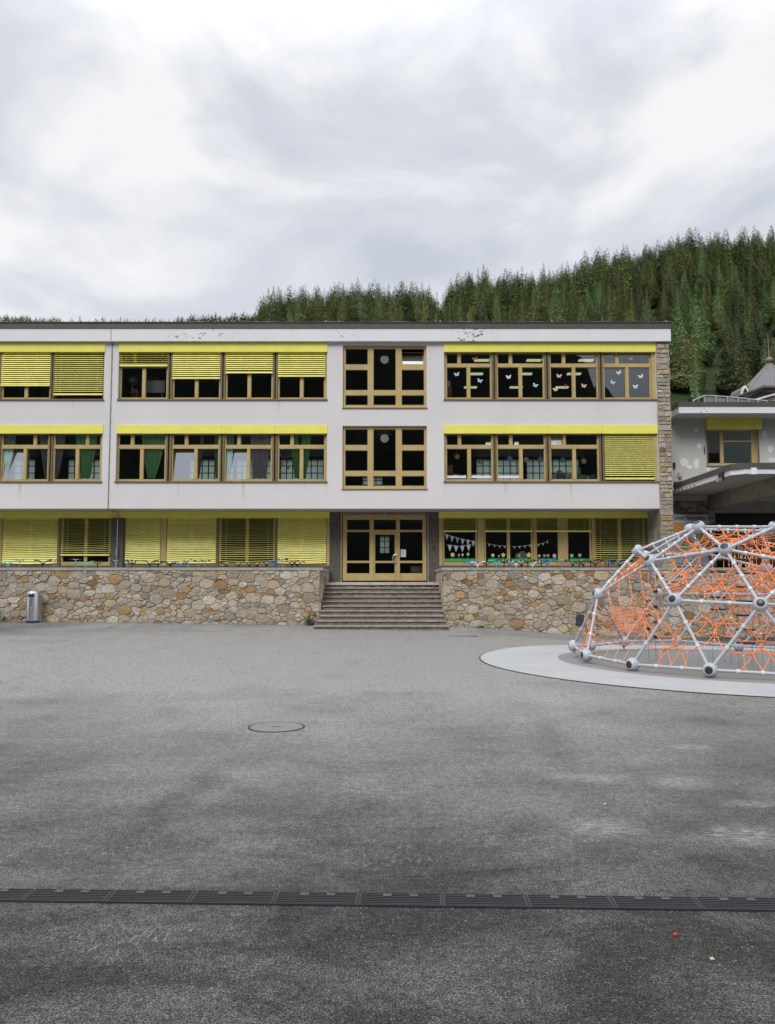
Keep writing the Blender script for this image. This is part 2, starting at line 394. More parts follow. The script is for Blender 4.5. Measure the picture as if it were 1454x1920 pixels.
NOSE = varied('worn_nosing', (.30, .265, .23), .85, .4, 7, bump=.5)
CONCL = varied('pale_concrete', (.44, .41, .38), .85, .25, 4, bump=.4)
BEAM = varied('weathered_beam', (.24, .22, .17), .85, .3, 3, bump=.4)
METAL = varied('galvanised_metal', (.5, .52, .55), .35, .1, 5, metal=.9)
BLACK = varied('black_rubber', (.018, .018, .02), .5, .1, 5)
STEEL = M('brushed_steel', (.62, .62, .63), .3, 1.0); STEEL.bump(STEEL.noise(STEEL.coord(scale=(60, 60, .6)), 3, 3), .08, .002); STEEL.ro(STEEL.rng(STEEL.noise(STEEL.coord(scale=(1, 1, .4)), 4, 4), .3, .7, .22, .4)); STEEL = STEEL.m
PIPE = varied('silver_grey_powder_coat', (.40, .43, .48), .38, .05, 4)
ROPE = M('orange_rope', (.88, .28, .10), .75); ROPE.bump(ROPE.n('ShaderNodeTexWave', {'Vector': ROPE.coord(rot=(.5, .5, .5)), 'Scale': 40.0}).outputs[1], .4, .003); ROPE = ROPE.m
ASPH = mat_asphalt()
SLATE = varied('grey_slate', (.15, .15, .16), .6, .25, 6, bump=.5)

# ------------------------------------------------------------------ ground
def grid_ground():
    xs = np.unique(np.concatenate([np.linspace(-3000, -60, 12), np.linspace(-60, -20, 9), np.arange(-20, 24.1, .5), np.linspace(26, 60, 9), np.linspace(70, 3000, 12)]))
    ys = np.unique(np.concatenate([np.linspace(-3000, -20, 12), np.arange(-18, 5, 2.), np.arange(5, 34.1, .4), np.array([36, 45, 60, 100, 300, 800, 1500, 3000.])]))
    v = [(float(x), float(y), gz(x, y) if y < 34 else gz(x, 34)) for y in ys for x in xs]; nx = len(xs)
    f = [(j*nx+i, j*nx+i+1, (j+1)*nx+i+1, (j+1)*nx+i) for j in range(len(ys)-1) for i in range(nx-1)]
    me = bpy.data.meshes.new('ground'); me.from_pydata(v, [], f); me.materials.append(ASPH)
    me.polygons.foreach_set('use_smooth', [True]*len(f))
    o = bpy.data.objects.new('ground', me); COL.objects.link(o); tag(o, kind='structure')
grid_ground()

CX, CY = 7.9, 16.9
def disc(name, r0, r1, dz, mat, seg=128):
    mb = MB()
    rs = np.linspace(r0, r1, max(2, int((r1-r0)/.35)))
    for a, b in zip(rs, rs[1:]):
        for k in range(seg):
            t0, t1 = 2*math.pi*k/seg, 2*math.pi*(k+1)/seg
            P = [(CX+q*math.cos(t), CY+q*math.sin(t)) for q, t in ((a, t0), (b, t0), (b, t1), (a, t1))]
            mb.quad(*[(x, y, gz(x, y)+dz) for x, y in P])
    return mb.build(name, mat, kind='structure', smooth=True)
m = M('rubber_surface', rough=.9, spec=.2); v = m.coord(); m.col(m.mix(m.rng(m.noise(v, 60, 3, .7), .35, .65), m.mix(m.rng(m.noise(v, .7, 5, .6), .35, .65), (.29, .30, .31), (.38, .39, .40)), (.39, .40, .41))); m.bump(m.noise(v, 90, 3), .4, .004); PAD = m.m
m = M('rubber_surface_dark', rough=.9, spec=.2); v = m.coord(); m.col(m.mix(m.rng(m.noise(v, 60, 3, .7), .35, .65), (.19, .188, .184), (.25, .248, .244))); m.bump(m.noise(v, 90, 3), .4, .004); PADI = m.m  # darker grey for the inner disc
disc('pavement_edge', 5.85, 5.88, .009, BLACK)
disc('pavement_light_ring', 4.12, 5.85, .012, PAD)
disc('pavement_dark_disc', .01, 4.12, .012, PADI)

# manhole cover
MX, MY, _ = gpt(519, 1363.5)
mh = empty('manhole_cover', (MX, MY, 0), label='round manhole cover filled with asphalt in the middle of the yard', cat='manhole cover')
mb = MB()
for k in range(48):
    t0, t1 = 2*math.pi*k/48, 2*math.pi*(k+1)/48
    mb.quad(*[(r_*math.cos(t), r_*math.sin(t), z) for r_, t, z in ((.305, t0, .006), (.33, t0, .006), (.33, t1, .006), (.305, t1, .006))])
mb.build('rim', varied('rusty_iron', (.045, .03, .022), .8, .5, 9), mh)
MB().lathe([(.303, .001), (.303, .007)], 48).build('lid', varied('lid_asphalt', (.20, .198, .195), .7, .3, 60, bump=.8), mh)
MB().box(-.05, .05, -.012, .012, .006, .0095).build('lifting_slot', BLACK, mh)
mh2 = empty('manhole_cover', (aX(868, 25.5, 1201), 25.3, gz(2.5, 25.3)), label='faint square service cover near the foot of the entrance steps', cat='manhole cover')
MB().box(-.42, .42, -.28, .28, .001, .006).build('lid', varied('cover_asphalt', (.20, .20, .198), .8, .3, 40), mh2)
mb = MB()
for a in ((-.45, .45, -.31, -.283), (-.45, .45, .283, .31), (-.45, -.423, -.283, .283), (.423, .45, -.283, .283)): mb.box(*a, .001, .009)
mb.build('rim', BLACK, mh2)

# slotted drain across the yard

P0, P1 = gpt(0, 1679.5), gpt(1454, 1697.5); dv = (P1-P0).normalized(); ang = math.atan2(dv.y, dv.x); SEC = (gpt(806, 1690)-gpt(648, 1690)).x
DW = (gpt(0, 1668.5).y-gpt(0, 1690.5).y)/2; print('drain', SEC, DW, P0, 'manhole', MX, MY, gpt(572, 1363.5).x-MX)
IRON = varied('cast_iron', (.022, .023, .027), .55, .25, 8)
c = P0 + dv * (-.30)
mb = MB().box(-3, 9, -DW-.004, DW+.004, .002, .005)
o = mb.build('drain_channel', BLACK, loc=(c.x, c.y, 0)); o.rotation_euler = (0, 0, ang); tag(o, 'dark drain channel running under the slotted iron grates', 'drain')
proto = None
ordn = ['first', 'second', 'third', 'fourth', 'fifth', 'sixth', 'seventh', 'eighth', 'ninth', 'tenth', 'eleventh', 'twelfth', 'thirteenth', 'fourteenth', 'fifteenth', 'sixteenth', 'seventeenth', 'eighteenth', 'nineteenth', 'twentieth', 'twenty-first', 'twenty-second', 'twenty-third', 'twenty-fourth', 'twenty-fifth', 'twenty-sixth', 'twenty-seventh']
for i in range(-1, 11):
    p = P0 + dv * (i * SEC + .37)
    if proto is None:
        proto = empty('drain_grate', (0, 0, 0), cat='drain grate', group='iron grates of the drain across the yard')
        mb = MB(); L = SEC/2 - .0025
        K7 = DW/.081
        for q in range(6):
            y0 = (-.066 + q*.0232)*K7; mb.box(-L+.012, L-.012, y0, y0+.010*K7, .004, .009)
        mb.box(-L, -L+.012, -DW, DW, .004, .009); mb.box(L-.012, L, -DW, DW, .004, .009)
        mb.box(-L+.012, L-.012, -DW, -DW*.9, .004, .0092); mb.box(-L+.012, L-.012, DW*.9, DW, .004, .0092)
        mb.build('bars', IRON, proto)
        for sx_ in (-1, 1): MB().box(sx_*.07-.022, sx_*.07+.022, DW*.4, DW*.8, .0095, .0115).build('latch', varied('worn_iron', (.06, .063, .07), .5, .2, 9), proto)
        g = proto
    else: g = copy_tree(proto)
    g.location = (p.x, p.y, 0); g.rotation_euler = (0, 0, ang)
    g['label'] = f"slotted black iron drain grate, {ordn[i+1]} from the left end of the drain"

# small litter
for px, py, colr, nm in ((1267, 1755, (.7, .03, .03), 'tiny red plastic scrap lying below the drain at right'), (1336, 1801, (.5, .47, .3), 'tiny pale dry leaf scrap on the asphalt below the drain'), (1135, 1509, (.6, .58, .45), 'small pale scrap beside the chalk scuffs on the asphalt')):
    p = gpt(px, py); mb = MB().prism([(-.009, 0), (.011, .002), (.006, .008), (-.007, .006)], -.006, .008)
    o = mb.build('litter_scrap', varied('scrap', colr, .5), loc=(p.x, p.y, .004)); tag(o, nm, 'litter')

# ------------------------------------------------------------------ retaining walls and steps
WY = 29.4; CT = aZ(1064.3, WY); CB = CT - .105; TF = 1.70
SL, SR = -2.57, 2.12
XE = 22.0
PALS = [(.42, .36, .28), (.50, .43, .34), (.44, .38, .31), (.56, .50, .41), (.46, .37, .24), (.53, .46, .37), (.46, .40, .32), (.50, .40, .26), (.45, .30, .14), (.56, .51, .44), (.32, .18, .09), (.36, .34, .29), (.49, .43, .36), (.46, .40, .33), (.52, .45, .36), (.48, .42, .34)]
m = M('natural_stone', rough=.85, spec=.3); v = m.coord(); at_c = m.n('ShaderNodeAttribute', attribute_name='stone').outputs['Color']
p1 = m.noise(m.coord(scale=(1, 1, 1.6), rot=(0, .5, 0)), 8, 9, .8, dist=1.6); p2 = m.noise(v, 3.2, 4, .6); p3 = m.noise(m.coord(scale=(1, 1, 2.2)), 22, 4, .7)
c = m.mix(m.rng(p2, .52, .7, 0, .35), at_c, (.36, .25, .12)); c = m.mix(m.rng(p1, .49, .60, 0, .75), c, (.15, .12, .085)); c = m.mix(m.rng(p1, .44, .34, 0, .4), c, (.55, .51, .44)); c = m.mix(m.rng(p3, .55, .7, 0, .45), c, (.14, .12, .10))
m.col(c); m.bump(m.math('ADD', p1, m.math('MULTIPLY', p3, .6)), .9, .03); NSTONE = m.m
m = M('lime_mortar', rough=.95, spec=.2); v = m.coord(); m.col(m.mix(m.rng(m.noise(v, 1.3, 4), .4, .6), m.mix(m.rng(m.noise(v, 20, 4), .4, .6), (.20, .18, .15), (.30, .28, .25)), (.40, .385, .36))); m.bump(m.noise(v, 25, 4), .6, .02); MORT = m.m
def clip(poly, nx, nz, d):
    out_ = []
    for i in range(len(poly)):
        a, b = poly[i], poly[(i+1) % len(poly)]; da = a[0]*nx+a[1]*nz-d; db = b[0]*nx+b[1]*nz-d
        if da <= 0: out_.append(a)
        if (da < 0) != (db < 0) and abs(da-db) > 1e-9: t_ = da/(da-db); out_.append((a[0]+(b[0]-a[0])*t_, a[1]+(b[1]-a[1])*t_))
    return out_
def stone_cells(u0, u1, z0, z1, rnd, lo=.16, hi=.48, k=1.45):
    pts = []; G = {}; T = int(2600*(u1-u0)); cs = .6
    for tries in range(T):
        p = (rnd.uniform(u0, u1), rnd.uniform(z0, z1)*k); d = rnd.uniform(lo, hi) if tries < T*.4 else lo; gi, gj = int(p[0]//cs), int(p[1]//cs)
        if all((p[0]-q[0])**2+(p[1]-q[1])**2 > (.5*(d+q[2]))**2 for a_ in (-1, 0, 1) for b_ in (-1, 0, 1) for q in G.get((gi+a_, gj+b_), ())):
            pts.append((p[0], p[1], d)); G.setdefault((gi, gj), []).append(pts[-1])
    cells = []
    for i, p in enumerate(pts):
        poly = [(u0, z0*k), (u1, z0*k), (u1, z1*k), (u0, z1*k)]
        for j, q in enumerate(pts):
            if i == j or abs(q[0]-p[0]) > 1.5: continue
            nx, nz = q[0]-p[0], q[1]-p[1]; L2 = nx*nx+nz*nz
            if L2 > 2.2: continue
            w_ = (p[2]**2-q[2]**2)*.45; poly = clip(poly, nx, nz, (q[0]**2+q[1]**2-p[0]**2-p[1]**2+w_)/2)
            if len(poly) < 3: break
        if len(poly) >= 3: cells.append([(a, b/k) for a, b in poly])
    return cells
def stones_mesh(cells, place, rnd, name, parent, off, gap=.007, proud=(.015, .06)):
    """each polygon becomes a rough, rounded stone; place(u, out, z) -> world"""
    V_, F_, Cc = [], [], []
    for poly in cells:
        cu_ = sum(p[0] for p in poly)/len(poly); cz_ = sum(p[1] for p in poly)/len(poly); ring = []
        for i in range(len(poly)):
            a, b = poly[i], poly[(i+1) % len(poly)]; L_ = math.dist(a, b); n = max(1, int(L_/.09))
            for q in range(n):
                t_ = q/n; x, z = a[0]+(b[0]-a[0])*t_, a[1]+(b[1]-a[1])*t_; d = math.hypot(x-cu_, z-cz_)+1e-6
                if d < .02: continue
                cut = gap*.5+rnd.uniform(0, .014); f_ = max(.3, 1-cut/d); ring.append((cu_+(x-cu_)*f_, cz_+(z-cz_)*f_))
        n = len(ring)
        if n < 3: continue
        pr_ = rnd.uniform(*proud); tu, tz = rnd.uniform(-.12, .12), rnd.uniform(-.12, .12); c_ = rnd.choice(PALS); g_ = rnd.uniform(.78, 1.2); b0 = len(V_)
        sz = max(max(p[0] for p in ring)-min(p[0] for p in ring), .05)
        levels = ((1.0, -.02), (1.0, pr_*.7), (.94, pr_*.97), (.5, pr_*1.05))
        for f_, o_ in levels:
            for x, z in ring:
                xx, zz = cu_+(x-cu_)*f_, cz_+(z-cz_)*f_; oo = o_+((xx-cu_)*tu+(zz-cz_)*tz)*(o_ > 0)+(rnd.uniform(-.006, .008) if f_ < 1 else 0); V_.append(tuple(Vector(place(xx, oo, zz))-off))
        V_.append(tuple(Vector(place(cu_, pr_*1.05+rnd.uniform(-.006, .01), cz_))-off))
        for l_ in range(3):
            for i in range(n): j = (i+1) % n; F_.append((b0+l_*n+i, b0+l_*n+j, b0+(l_+1)*n+j, b0+(l_+1)*n+i))
        for i in range(n): F_.append((b0+3*n+i, b0+3*n+(i+1) % n, b0+4*n))
        Cc += [(min(1, c_[0]*g_), min(1, c_[1]*g_), min(1, c_[2]*g_), 1)]*(4*n+1)
    me = bpy.data.meshes.new(name); me.from_pydata(V_, [], F_); me.materials.append(NSTONE); at_ = me.color_attributes.new('stone', 'FLOAT_COLOR', 'POINT'); at_.data.foreach_set('color', [q for c_ in Cc for q in c_])
    me.update(); o = bpy.data.objects.new(name, me); COL.objects.link(o); setp(o, parent); return o
def retaining(name, xs0, xs1, side, label):
    root = empty(name, ((xs0+xs1)/2, WY, 0), label=label, cat='stone wall')
    off = Vector(root.location)
    def L(mb): mb.v = [tuple(Vector(p)-off) for p in mb.v]; return mb
    mb = MB().box(xs0, xs1, WY, WY+.42, -.9, CB)
    if side < 0: mb.box(SL-.42, SL, WY+.42, 33.95, -.9, CB)
    else: mb.box(SR, SR+.42, WY+.42, 33.95, -.9, CB)
    L(mb).build('mortar_wall', MORT, root)
    rnd = random.Random(5+side); cells = []; a_, b_ = xs0, xs1
    cells = stone_cells(a_, b_, -.35, CB-.01, rnd)
    stones_mesh(cells, lambda u, o_, z: (u, WY-o_, z), rnd, 'stonework', root, off)
    cells = stone_cells(WY+.02, 33.9, TF-1.7, CB-.01, rnd, .16, .34, 1.0); xs_s = SL if side < 0 else SR; sg = 1 if side < 0 else -1
    stones_mesh(cells, lambda u, o_, z: (xs_s+sg*o_*.6, u, z), rnd, 'side_stonework', root, off)
    n = int((xs1-xs0)/2.2); wj = (xs1-xs0+.05)/n; mb = MB()
    e0 = xs0 - (0 if side < 0 else .06)
    for i in range(n): mb.box(e0+i*wj+.004, e0+(i+1)*wj-.004+(.06 if side < 0 and i == n-1 else 0), WY-.06, WY+.46, CB+.002, CT)
    if side < 0: mb.box(SL-.45, SL+.05, WY+.464, 33.94, CB+.002, CT)
    else: mb.box(SR-.05, SR+.45, WY+.464, 33.94, CB+.002, CT)
    L(mb).build('coping', CONC, root)
    return root
retaining('retaining_wall', -24, SL, -1, 'rubble stone retaining wall with concrete coping left of the entrance steps')
retaining('retaining_wall', SR, XE, 1, 'rubble stone retaining wall right of the steps, running behind the climbing dome')
o = MB().box(-24, SL-.425, WY+.425, 33.9, 1.2, TF).build('pavement_terrace', CONC, kind='structure')
o = MB().box(SR+.425, XE, WY+.425, 33.9, 1.2, TF).build('pavement_terrace', CONC, kind='structure')
# steps
st = empty('entrance_steps', (0, 28, 0), label='wide brown concrete steps leading up to the glazed entrance', cat='steps')
S0, TR, RI = 28.0, .405, .17
for n in range(9):
    y0 = S0 + n*TR - 28; z1 = RI*(n+1); e = .12 if n == 0 else (.05 if n == 1 else .0)
    mb = MB(); mb.cur = 0; mb.box(SL+.03-e, SR-.03+e, y0+.03, y0+.03+TR-.004, (z1-RI-.05 if n else -.3), z1-.048)
    mb.cur = 1; mb.box(SL+.02-e, SR-.02+e, y0-.025, y0+TR-.03, z1-.045, z1)
    mb.build('step', [CONCD, NOSE], st)
y0 = S0 + 9*TR - 28
mb = MB().box(SL+.03, SR-.03, y0+.06, 5.97, 1.2, 1.63); mb.build('stone_riser', STONEC, st)
MB().box(SL+.02, SR-.02, y0, 5.97, 1.632, 1.72).build('landing_slab', CONCL, st)

# ------------------------------------------------------------------ school building
DF, DR, DB = 32.4, 34.0, 41.0
bld = empty('school_building', (0, DF, 0), label='white three storey school with yellow blinds and tan framed windows', cat='building')
BO = Vector((0, DF, 0))
def bp(mb, name, mat, parent=None, **k):
    if parent is None: parent = bld; mb.v = [(x, y-DF, z) for x, y, z in mb.v]
    else: mb.v = [(x, y-DF, z) for x, y, z in mb.v]
    return mb.build(name, mat, parent, **k)
XL = -26.0; XR = aX(1233.5, DF, 800)
Zb = aZ(953.5, DF); Z1s = aZ(903, DF); Z1t = aZ(797, DF); Z2s = aZ(749, DF); Z2t = aZ(642.5, DF); ZF = aZ(639.5, DF-.18); ZFt = aZ(616, DF-.18); ZR = aZ(605, DF-.18)
gU = dict(L0=(-22.5, aX(196, DF, 700)), L1=(aX(222.5, DF, 700), aX(613.5, DF, 700)), R=(aX(833, DF, 700), XR-.02))
gM = dict(L0=(-22.5, aX(192, DF, 850)), L1=(aX(218, DF, 850), aX(613.5, DF, 850)), R=(aX(833, DF, 850), XR-.02))
cX0, cX1 = aX(642.8, DF, 780), aX(800.6, DF, 780)
cU = (aZ(764.5, DF), aZ(647, DF)); cM = (aZ(916.5, DF), aZ(798.5, DF))
holes = [(a, b, Z2s, Z2t) for a, b in gU.values()] + [(a, b, Z1s, Z1t) for a, b in gM.values()] + [(cX0, cX1, *cU), (cX0, cX1, *cM)]
bp(holed_wall(MB(), XL, XR, Zb, 12.09, holes, DF, DF+.32), 'wall', WHITE)
# roof edge
XRR = aX(1258.5, DF-.18, 640)
bp(MB().box(XL, XRR, DF-.18, DF+.30, ZF, ZFt), 'fascia', FASC)
bp(MB().box(XL, XRR, DF+.325, DB+.4, 12.1, ZFt+.02), 'roof', BROWN)
bp(MB().box(XL, XRR+.03, DF-.21, DF-.02, ZFt+.004, ZR-.012).box(XL, XRR+.06, DF-.25, DF+.02, ZR-.010, ZR+.02), 'roof_flashing', BROWN)
# cable on the roof edge with its holders
mb = MB(); n = 40; mb.tube([(XL+(XRR-XL)*i/n, DF-.12, ZR+.055+.004*math.sin(i*2.1)) for i in range(n+1)], .009, 5)
bp(mb, 'lightning_cable', METAL)
for px in (22, 215, 409, 612, 826, 1035, 1249):
    x = aX(px, DF-.12, 604); bp(MB().tube([(x, DF-.12, ZR+.02), (x, DF-.12, ZR+.07)], .025, 8).ball((x, DF-.12, ZR+.075), .035, 8, 6), 'cable_holder', CONCL)
# soffit, slabs, rear wall, side walls
bp(MB().box(XL, XR, DF+.322, DB, Zb+.002, Zb+.25), 'floor_slab', SOFF)
bp(MB().box(XL, XR, DF+.322, DB, 8.45, 8.72), 'floor_slab', ROOMF)
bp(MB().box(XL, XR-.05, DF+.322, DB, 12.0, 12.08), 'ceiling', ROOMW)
bp(MB().box(XL, XR, DR+.3, DB, 1.5, 1.7), 'floor_slab', ROOMF)
rh = []
for pa, pb in ((20, 60), (122, 196), (352, 436), (440, 520), (524, 606), (895, 985), (990, 1090)): rh.append(((pa-727)/F*DB, (pb-727)/F*DB, 7.22, 8.36))
rh += [((712-727)/F*DB, (731-727)/F*DB, 3.3, 4.25), (-1.35, -.25, 6.96, 7.42)]
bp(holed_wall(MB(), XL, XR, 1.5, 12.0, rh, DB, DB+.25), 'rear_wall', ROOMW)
m = bpy.data.materials.new('frosted_pane'); m.use_nodes = True; t = m.node_tree; t.nodes.clear(); o_ = t.nodes.new('ShaderNodeOutputMaterial'); tl = t.nodes.new('ShaderNodeBsdfTranslucent'); tl.inputs[0].default_value = (.75, .85, .80, 1); t.links.new(tl.outputs[0], o_.inputs[0]); FROST = m
for a, b, c, d in rh:
    fr = MB(); nx = max(2, round((b-a)/.34)); nz = max(2, round((d-c)/.34))
    for i in range(nx+1): x = a+(b-a)*i/nx; fr.box(x-.025, x+.025, DB+.05, DB+.10, c, d)
    for i in range(nz+1): z = c+(d-c)*i/nz; fr.box(a, b, DB+.052, DB+.098, z-.022, z+.022)
    wo = bp(fr, 'rear_window', TAND); bp(MB().box(a, b, DB+.12, DB+.125, c, d), 'pane', FROST, wo)
# partitions between rooms
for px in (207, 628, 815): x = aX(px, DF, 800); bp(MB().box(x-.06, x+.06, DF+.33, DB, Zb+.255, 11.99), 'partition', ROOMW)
bp(MB().box(XL, XL+.3, DF+.33, DB, 0, ZF-.13), 'side_wall', WHITE)
# stone end wall
sx0, sx1 = XR+.003, aX(1257.5, DF, 800)
mb = MB().box(sx0, sx1, DF-.05, DB+.3, 0, ZF-.004)
bp(mb, 'stone_end_wall', MORT)
rnd = random.Random(9); cells = []; z = .2
while z < ZF-.12:
    h = rnd.uniform(.13, .27); h = min(h, ZF-.01-z); u = sx0
    while u < sx1-.01:
        w_ = rnd.uniform(.2, .5); w_ = sx1-u if sx1-u-w_ < .14 else w_
        j = lambda: rnd.uniform(0, .028); cells.append([(u+j(), z+j()), (u+w_-j(), z+j()), (u+w_-j(), z+h-j()), (u+j(), z+h-j())]); u += w_
    z += h
stones_mesh(cells, lambda u, o_, z: (u, DF-.05-o_, z), rnd, 'end_wall_stonework', bld, BO, gap=.006, proud=(.015, .045))
cells = []; z = .2
while z < ZF-.12:
    h = rnd.uniform(.13, .27); h = min(h, ZF-.01-z); u = DF-.05
    while u < DF+3:
        w_ = rnd.uniform(.25, .6); cells.append([(u, z), (u+w_, z), (u+w_, z+h), (u, z+h)]); u += w_
    z += h
stones_mesh(cells, lambda u, o_, z: (sx1+o_, u, z), rnd, 'end_wall_stonework', bld, BO, gap=.006, proud=(.01, .03))

def blind(x0, x1, zt, zb, Y, ang=52, sag=0.0, sp=.0865, hw=.0425, bar=True):
    mb = MB(); n = max(1, int((zt-zb-(.07 if bar else 0))/sp)); rr = random.Random(int(x0*100)+int(zt*10))
    ph = rr.random()*6
    for i in range(n):
        z = zt - .04 - i*sp; k = (i/max(1, n-1)); a = R(ang + rr.uniform(-2, 2) - (4*math.sin(i*.55+ph) if sag else 0))
        segs = 6 if sag else 1; pts = []
        for j in range(segs+1):
            u = j/segs; x = x0+(x1-x0)*u
            dz = -sag*k*(4*u*(1-u))*(.6+.5*math.sin(i*.9+ph)) + (rr.uniform(-.004, .004) if sag else 0)
            pts.append((x, z+dz))
        for (xa, za), (xb, zb_) in zip(pts, pts[1:]):
            dy, dzz = math.cos(a)*hw, math.sin(a)*hw
            mb.quad((xa, Y-dy, za-dzz), (xb, Y-dy, zb_-dzz), (xb, Y, zb_+.006), (xa, Y, za+.006))
            mb.quad((xa, Y, za+.006), (xb, Y, zb_+.006), (xb, Y+dy, zb_+dzz), (xa, Y+dy, za+dzz))
    if bar: mb.box(x0, x1, Y-.035, Y+.02, zb, zb+.075)
    for u in (.12, .88):
        x = x0+(x1-x0)*u; mb.box(x-.004, x+.004, Y+.045, Y+.05, zb, zt)
    return bp(mb, 'blind', SLAT)

def window(x0, x1, z0, z1, Y, flip=False, tr=None, tilt=(), m2=.5, m1=.3, lower_only=False, notop=False, fw=.055):
    """two-light window with a transom and a small upper light"""
    tr = tr if tr is not None else z0+(z1-z0)*.735; h = .075
    fr = MB(); f = fw
    fr.box(x0, x0+f, Y, Y+.09, z0, z1); fr.box(x1-f, x1, Y, Y+.09, z0, z1)
    fr.box(x0+f, x1-f, Y+.002, Y+.088, z0, z0+.09)
    xm = x0+(x1-x0)*m2; fr.box(xm-.062, xm+.062, Y-.012, Y+.086, z0+.091, tr-h)
    if not notop:
        fr.box(x0+f, x1-f, Y+.002, Y+.088, z1-.05, z1); fr.box(x0+f, x1-f, Y-.016, Y+.087, tr-h, tr+h)
        u = (1-m1) if flip else m1; xt = x0+(x1-x0)*u; fr.box(xt-.06, xt+.06, Y-.008, Y+.085, tr+h+.001, z1-.051)
    # sash rims
    panes = [(x0+f, xm-.062, z0+.09, tr-h), (xm+.062, x1-f, z0+.09, tr-h)]
    if not notop: panes += [(x0+f, xt-.06, tr+h, z1-.05), (xt+.06, x1-f, tr+h, z1-.05)]
    for i, (a, b, c, d) in enumerate(panes):
        if i in tilt: continue
        s = .022; fr.box(a, a+s, Y+.02, Y+.08, c+.001, d-.001); fr.box(b-s, b, Y+.02, Y+.08, c+.001, d-.001); fr.box(a+s, b-s, Y+.021, Y+.079, c+.001, c+s); fr.box(a+s, b-s, Y+.021, Y+.079, d-s, d-.001)
    wo = bp(fr, 'window', TAN)
    gl = MB()
    for i, (a, b, c, d) in enumerate(panes):
        if i in tilt: continue
        gl.quad((a, Y+.05, c), (b, Y+.05, c), (b, Y+.05, d), (a, Y+.05, d))
    bp(gl, 'pane', GLASS, wo)
    for i in tilt:
        a, b, c, d = panes[i]; s = .03; lean = R(9 if i < 2 else 14)
        def P(x, zz, yy=0): return (x, Y+.05+(zz)*math.sin(lean)+yy, c+.01+zz*math.cos(lean))
        H = d-c-.02; sash = MB()
        for (u0, u1, w0, w1) in ((a+.01, a+.01+s, 0, H), (b-.01-s, b-.01, 0, H), (a+.01+s, b-.01-s, 0, s), (a+.01+s, b-.01-s, H-s, H)):
            sash.hexa([P(u0, w0, -.015), P(u1, w0, -.015), P(u1, w0, .015), P(u0, w0, .015), P(u0, w1, -.015), P(u1, w1, -.015), P(u1, w1, .015), P(u0, w1, .015)])
        so = bp(sash, 'open_sash', TAN, wo)
        bp(MB().quad(P(a+.03, .03), P(b-.03, .03), P(b-.03, H-.03), P(a+.03, H-.03)), 'pane', mat_glass('tilted_glass', k=3.4), wo)
    return wo

def guide(x0, x1, z0, z1, Y):
    xm = (x0+x1)/2; w_ = (x1-x0)
    mb = MB(); mb.cur = 0; mb.box(xm-w_*.5, xm-w_*.16, Y-.05, Y+.1, z0, z1); mb.box(xm+w_*.16, xm+w_*.5, Y-.05, Y+.1, z0, z1)
    mb.cur = 1; mb.box(xm-w_*.16, xm+w_*.16, Y+.03, Y+.099, z0, z1)
    return bp(mb, 'guide_rail', [TAN if random.random() < .0 else TAND, BLACK])

FY = DF + .13
def boxrow(xa, xb, z0, z1, Y=DF, joints=()):
    js = [xa] + list(joints) + [xb]
    for a, b in zip(js, js[1:]): bp(MB().box(a+.003, b-.003, Y-.035, Y+.11, z0, z1), 'blind_box', YEL)

def group(units, py, sill, zbox0, zbox1, flip, ga, gb):
    """units: list of (px0, px1, blind_bottom_py or None, tilt, kwargs)"""
    U = [(aX(a, FY, py), aX(b, FY, py)) for a, b, *_ in units]
    boxrow(ga-.01, gb+.02, zbox0, zbox1, joints=[(U[i][1]+U[i+1][0])/2 for i in range(len(U)-1)][1:])
    bp(MB().box(ga-.03, gb+.03, DF-.05, FY+.02, sill-.045, sill+.012), 'sill', TAND)
    for i, ((x0, x1), u) in enumerate(zip(U, units)):
        bb, tilt = u[2], u[3]
        stripe = len(u) > 4 and u[4] < 20
        if stripe:
            fr = MB().box(x0, x0+.05, FY+.1, FY+.18, sill+.02, zbox0).box(x1-.05, x1, FY+.1, FY+.18, sill+.02, zbox0).box(x0+.05, x1-.05, FY+.101, FY+.179, sill+.02, sill+.09); wo = bp(fr, 'window', TAND)
            bp(MB().quad((x0+.04, FY+.14, sill+.05), (x1-.04, FY+.14, sill+.05), (x1-.04, FY+.14, zbox0), (x0+.04, FY+.14, zbox0)), 'pane', GLASS, wo)
        else: window(x0, x1, sill+.014, zbox0-.005+.06, FY+.03, flip=flip, tr=sill+(zbox0-sill)*.735, tilt=tilt)
        if bb: blind(x0+.01, x1-.01, zbox0, aZ(bb, DF+.06), DF+.07, ang=(44 if stripe else (u[4] if len(u) > 4 else 52)), hw=(.0245 if stripe else .0425))
    for (a0, a1), (b0, b1) in zip(U, U[1:]): guide(a1+.002, b0-.002, sill+.014, zbox0, FY)
    if U[0][0] > ga+.02: bp(MB().box(ga, U[0][0]-.003, FY-.04, FY+.08, sill+.014, zbox0), 'guide_rail', TAN)
    if U[-1][1] < gb-.02: bp(MB().box(U[-1][1]+.003, gb, FY-.04, FY+.08, sill+.014, zbox0), 'guide_rail', TAN)

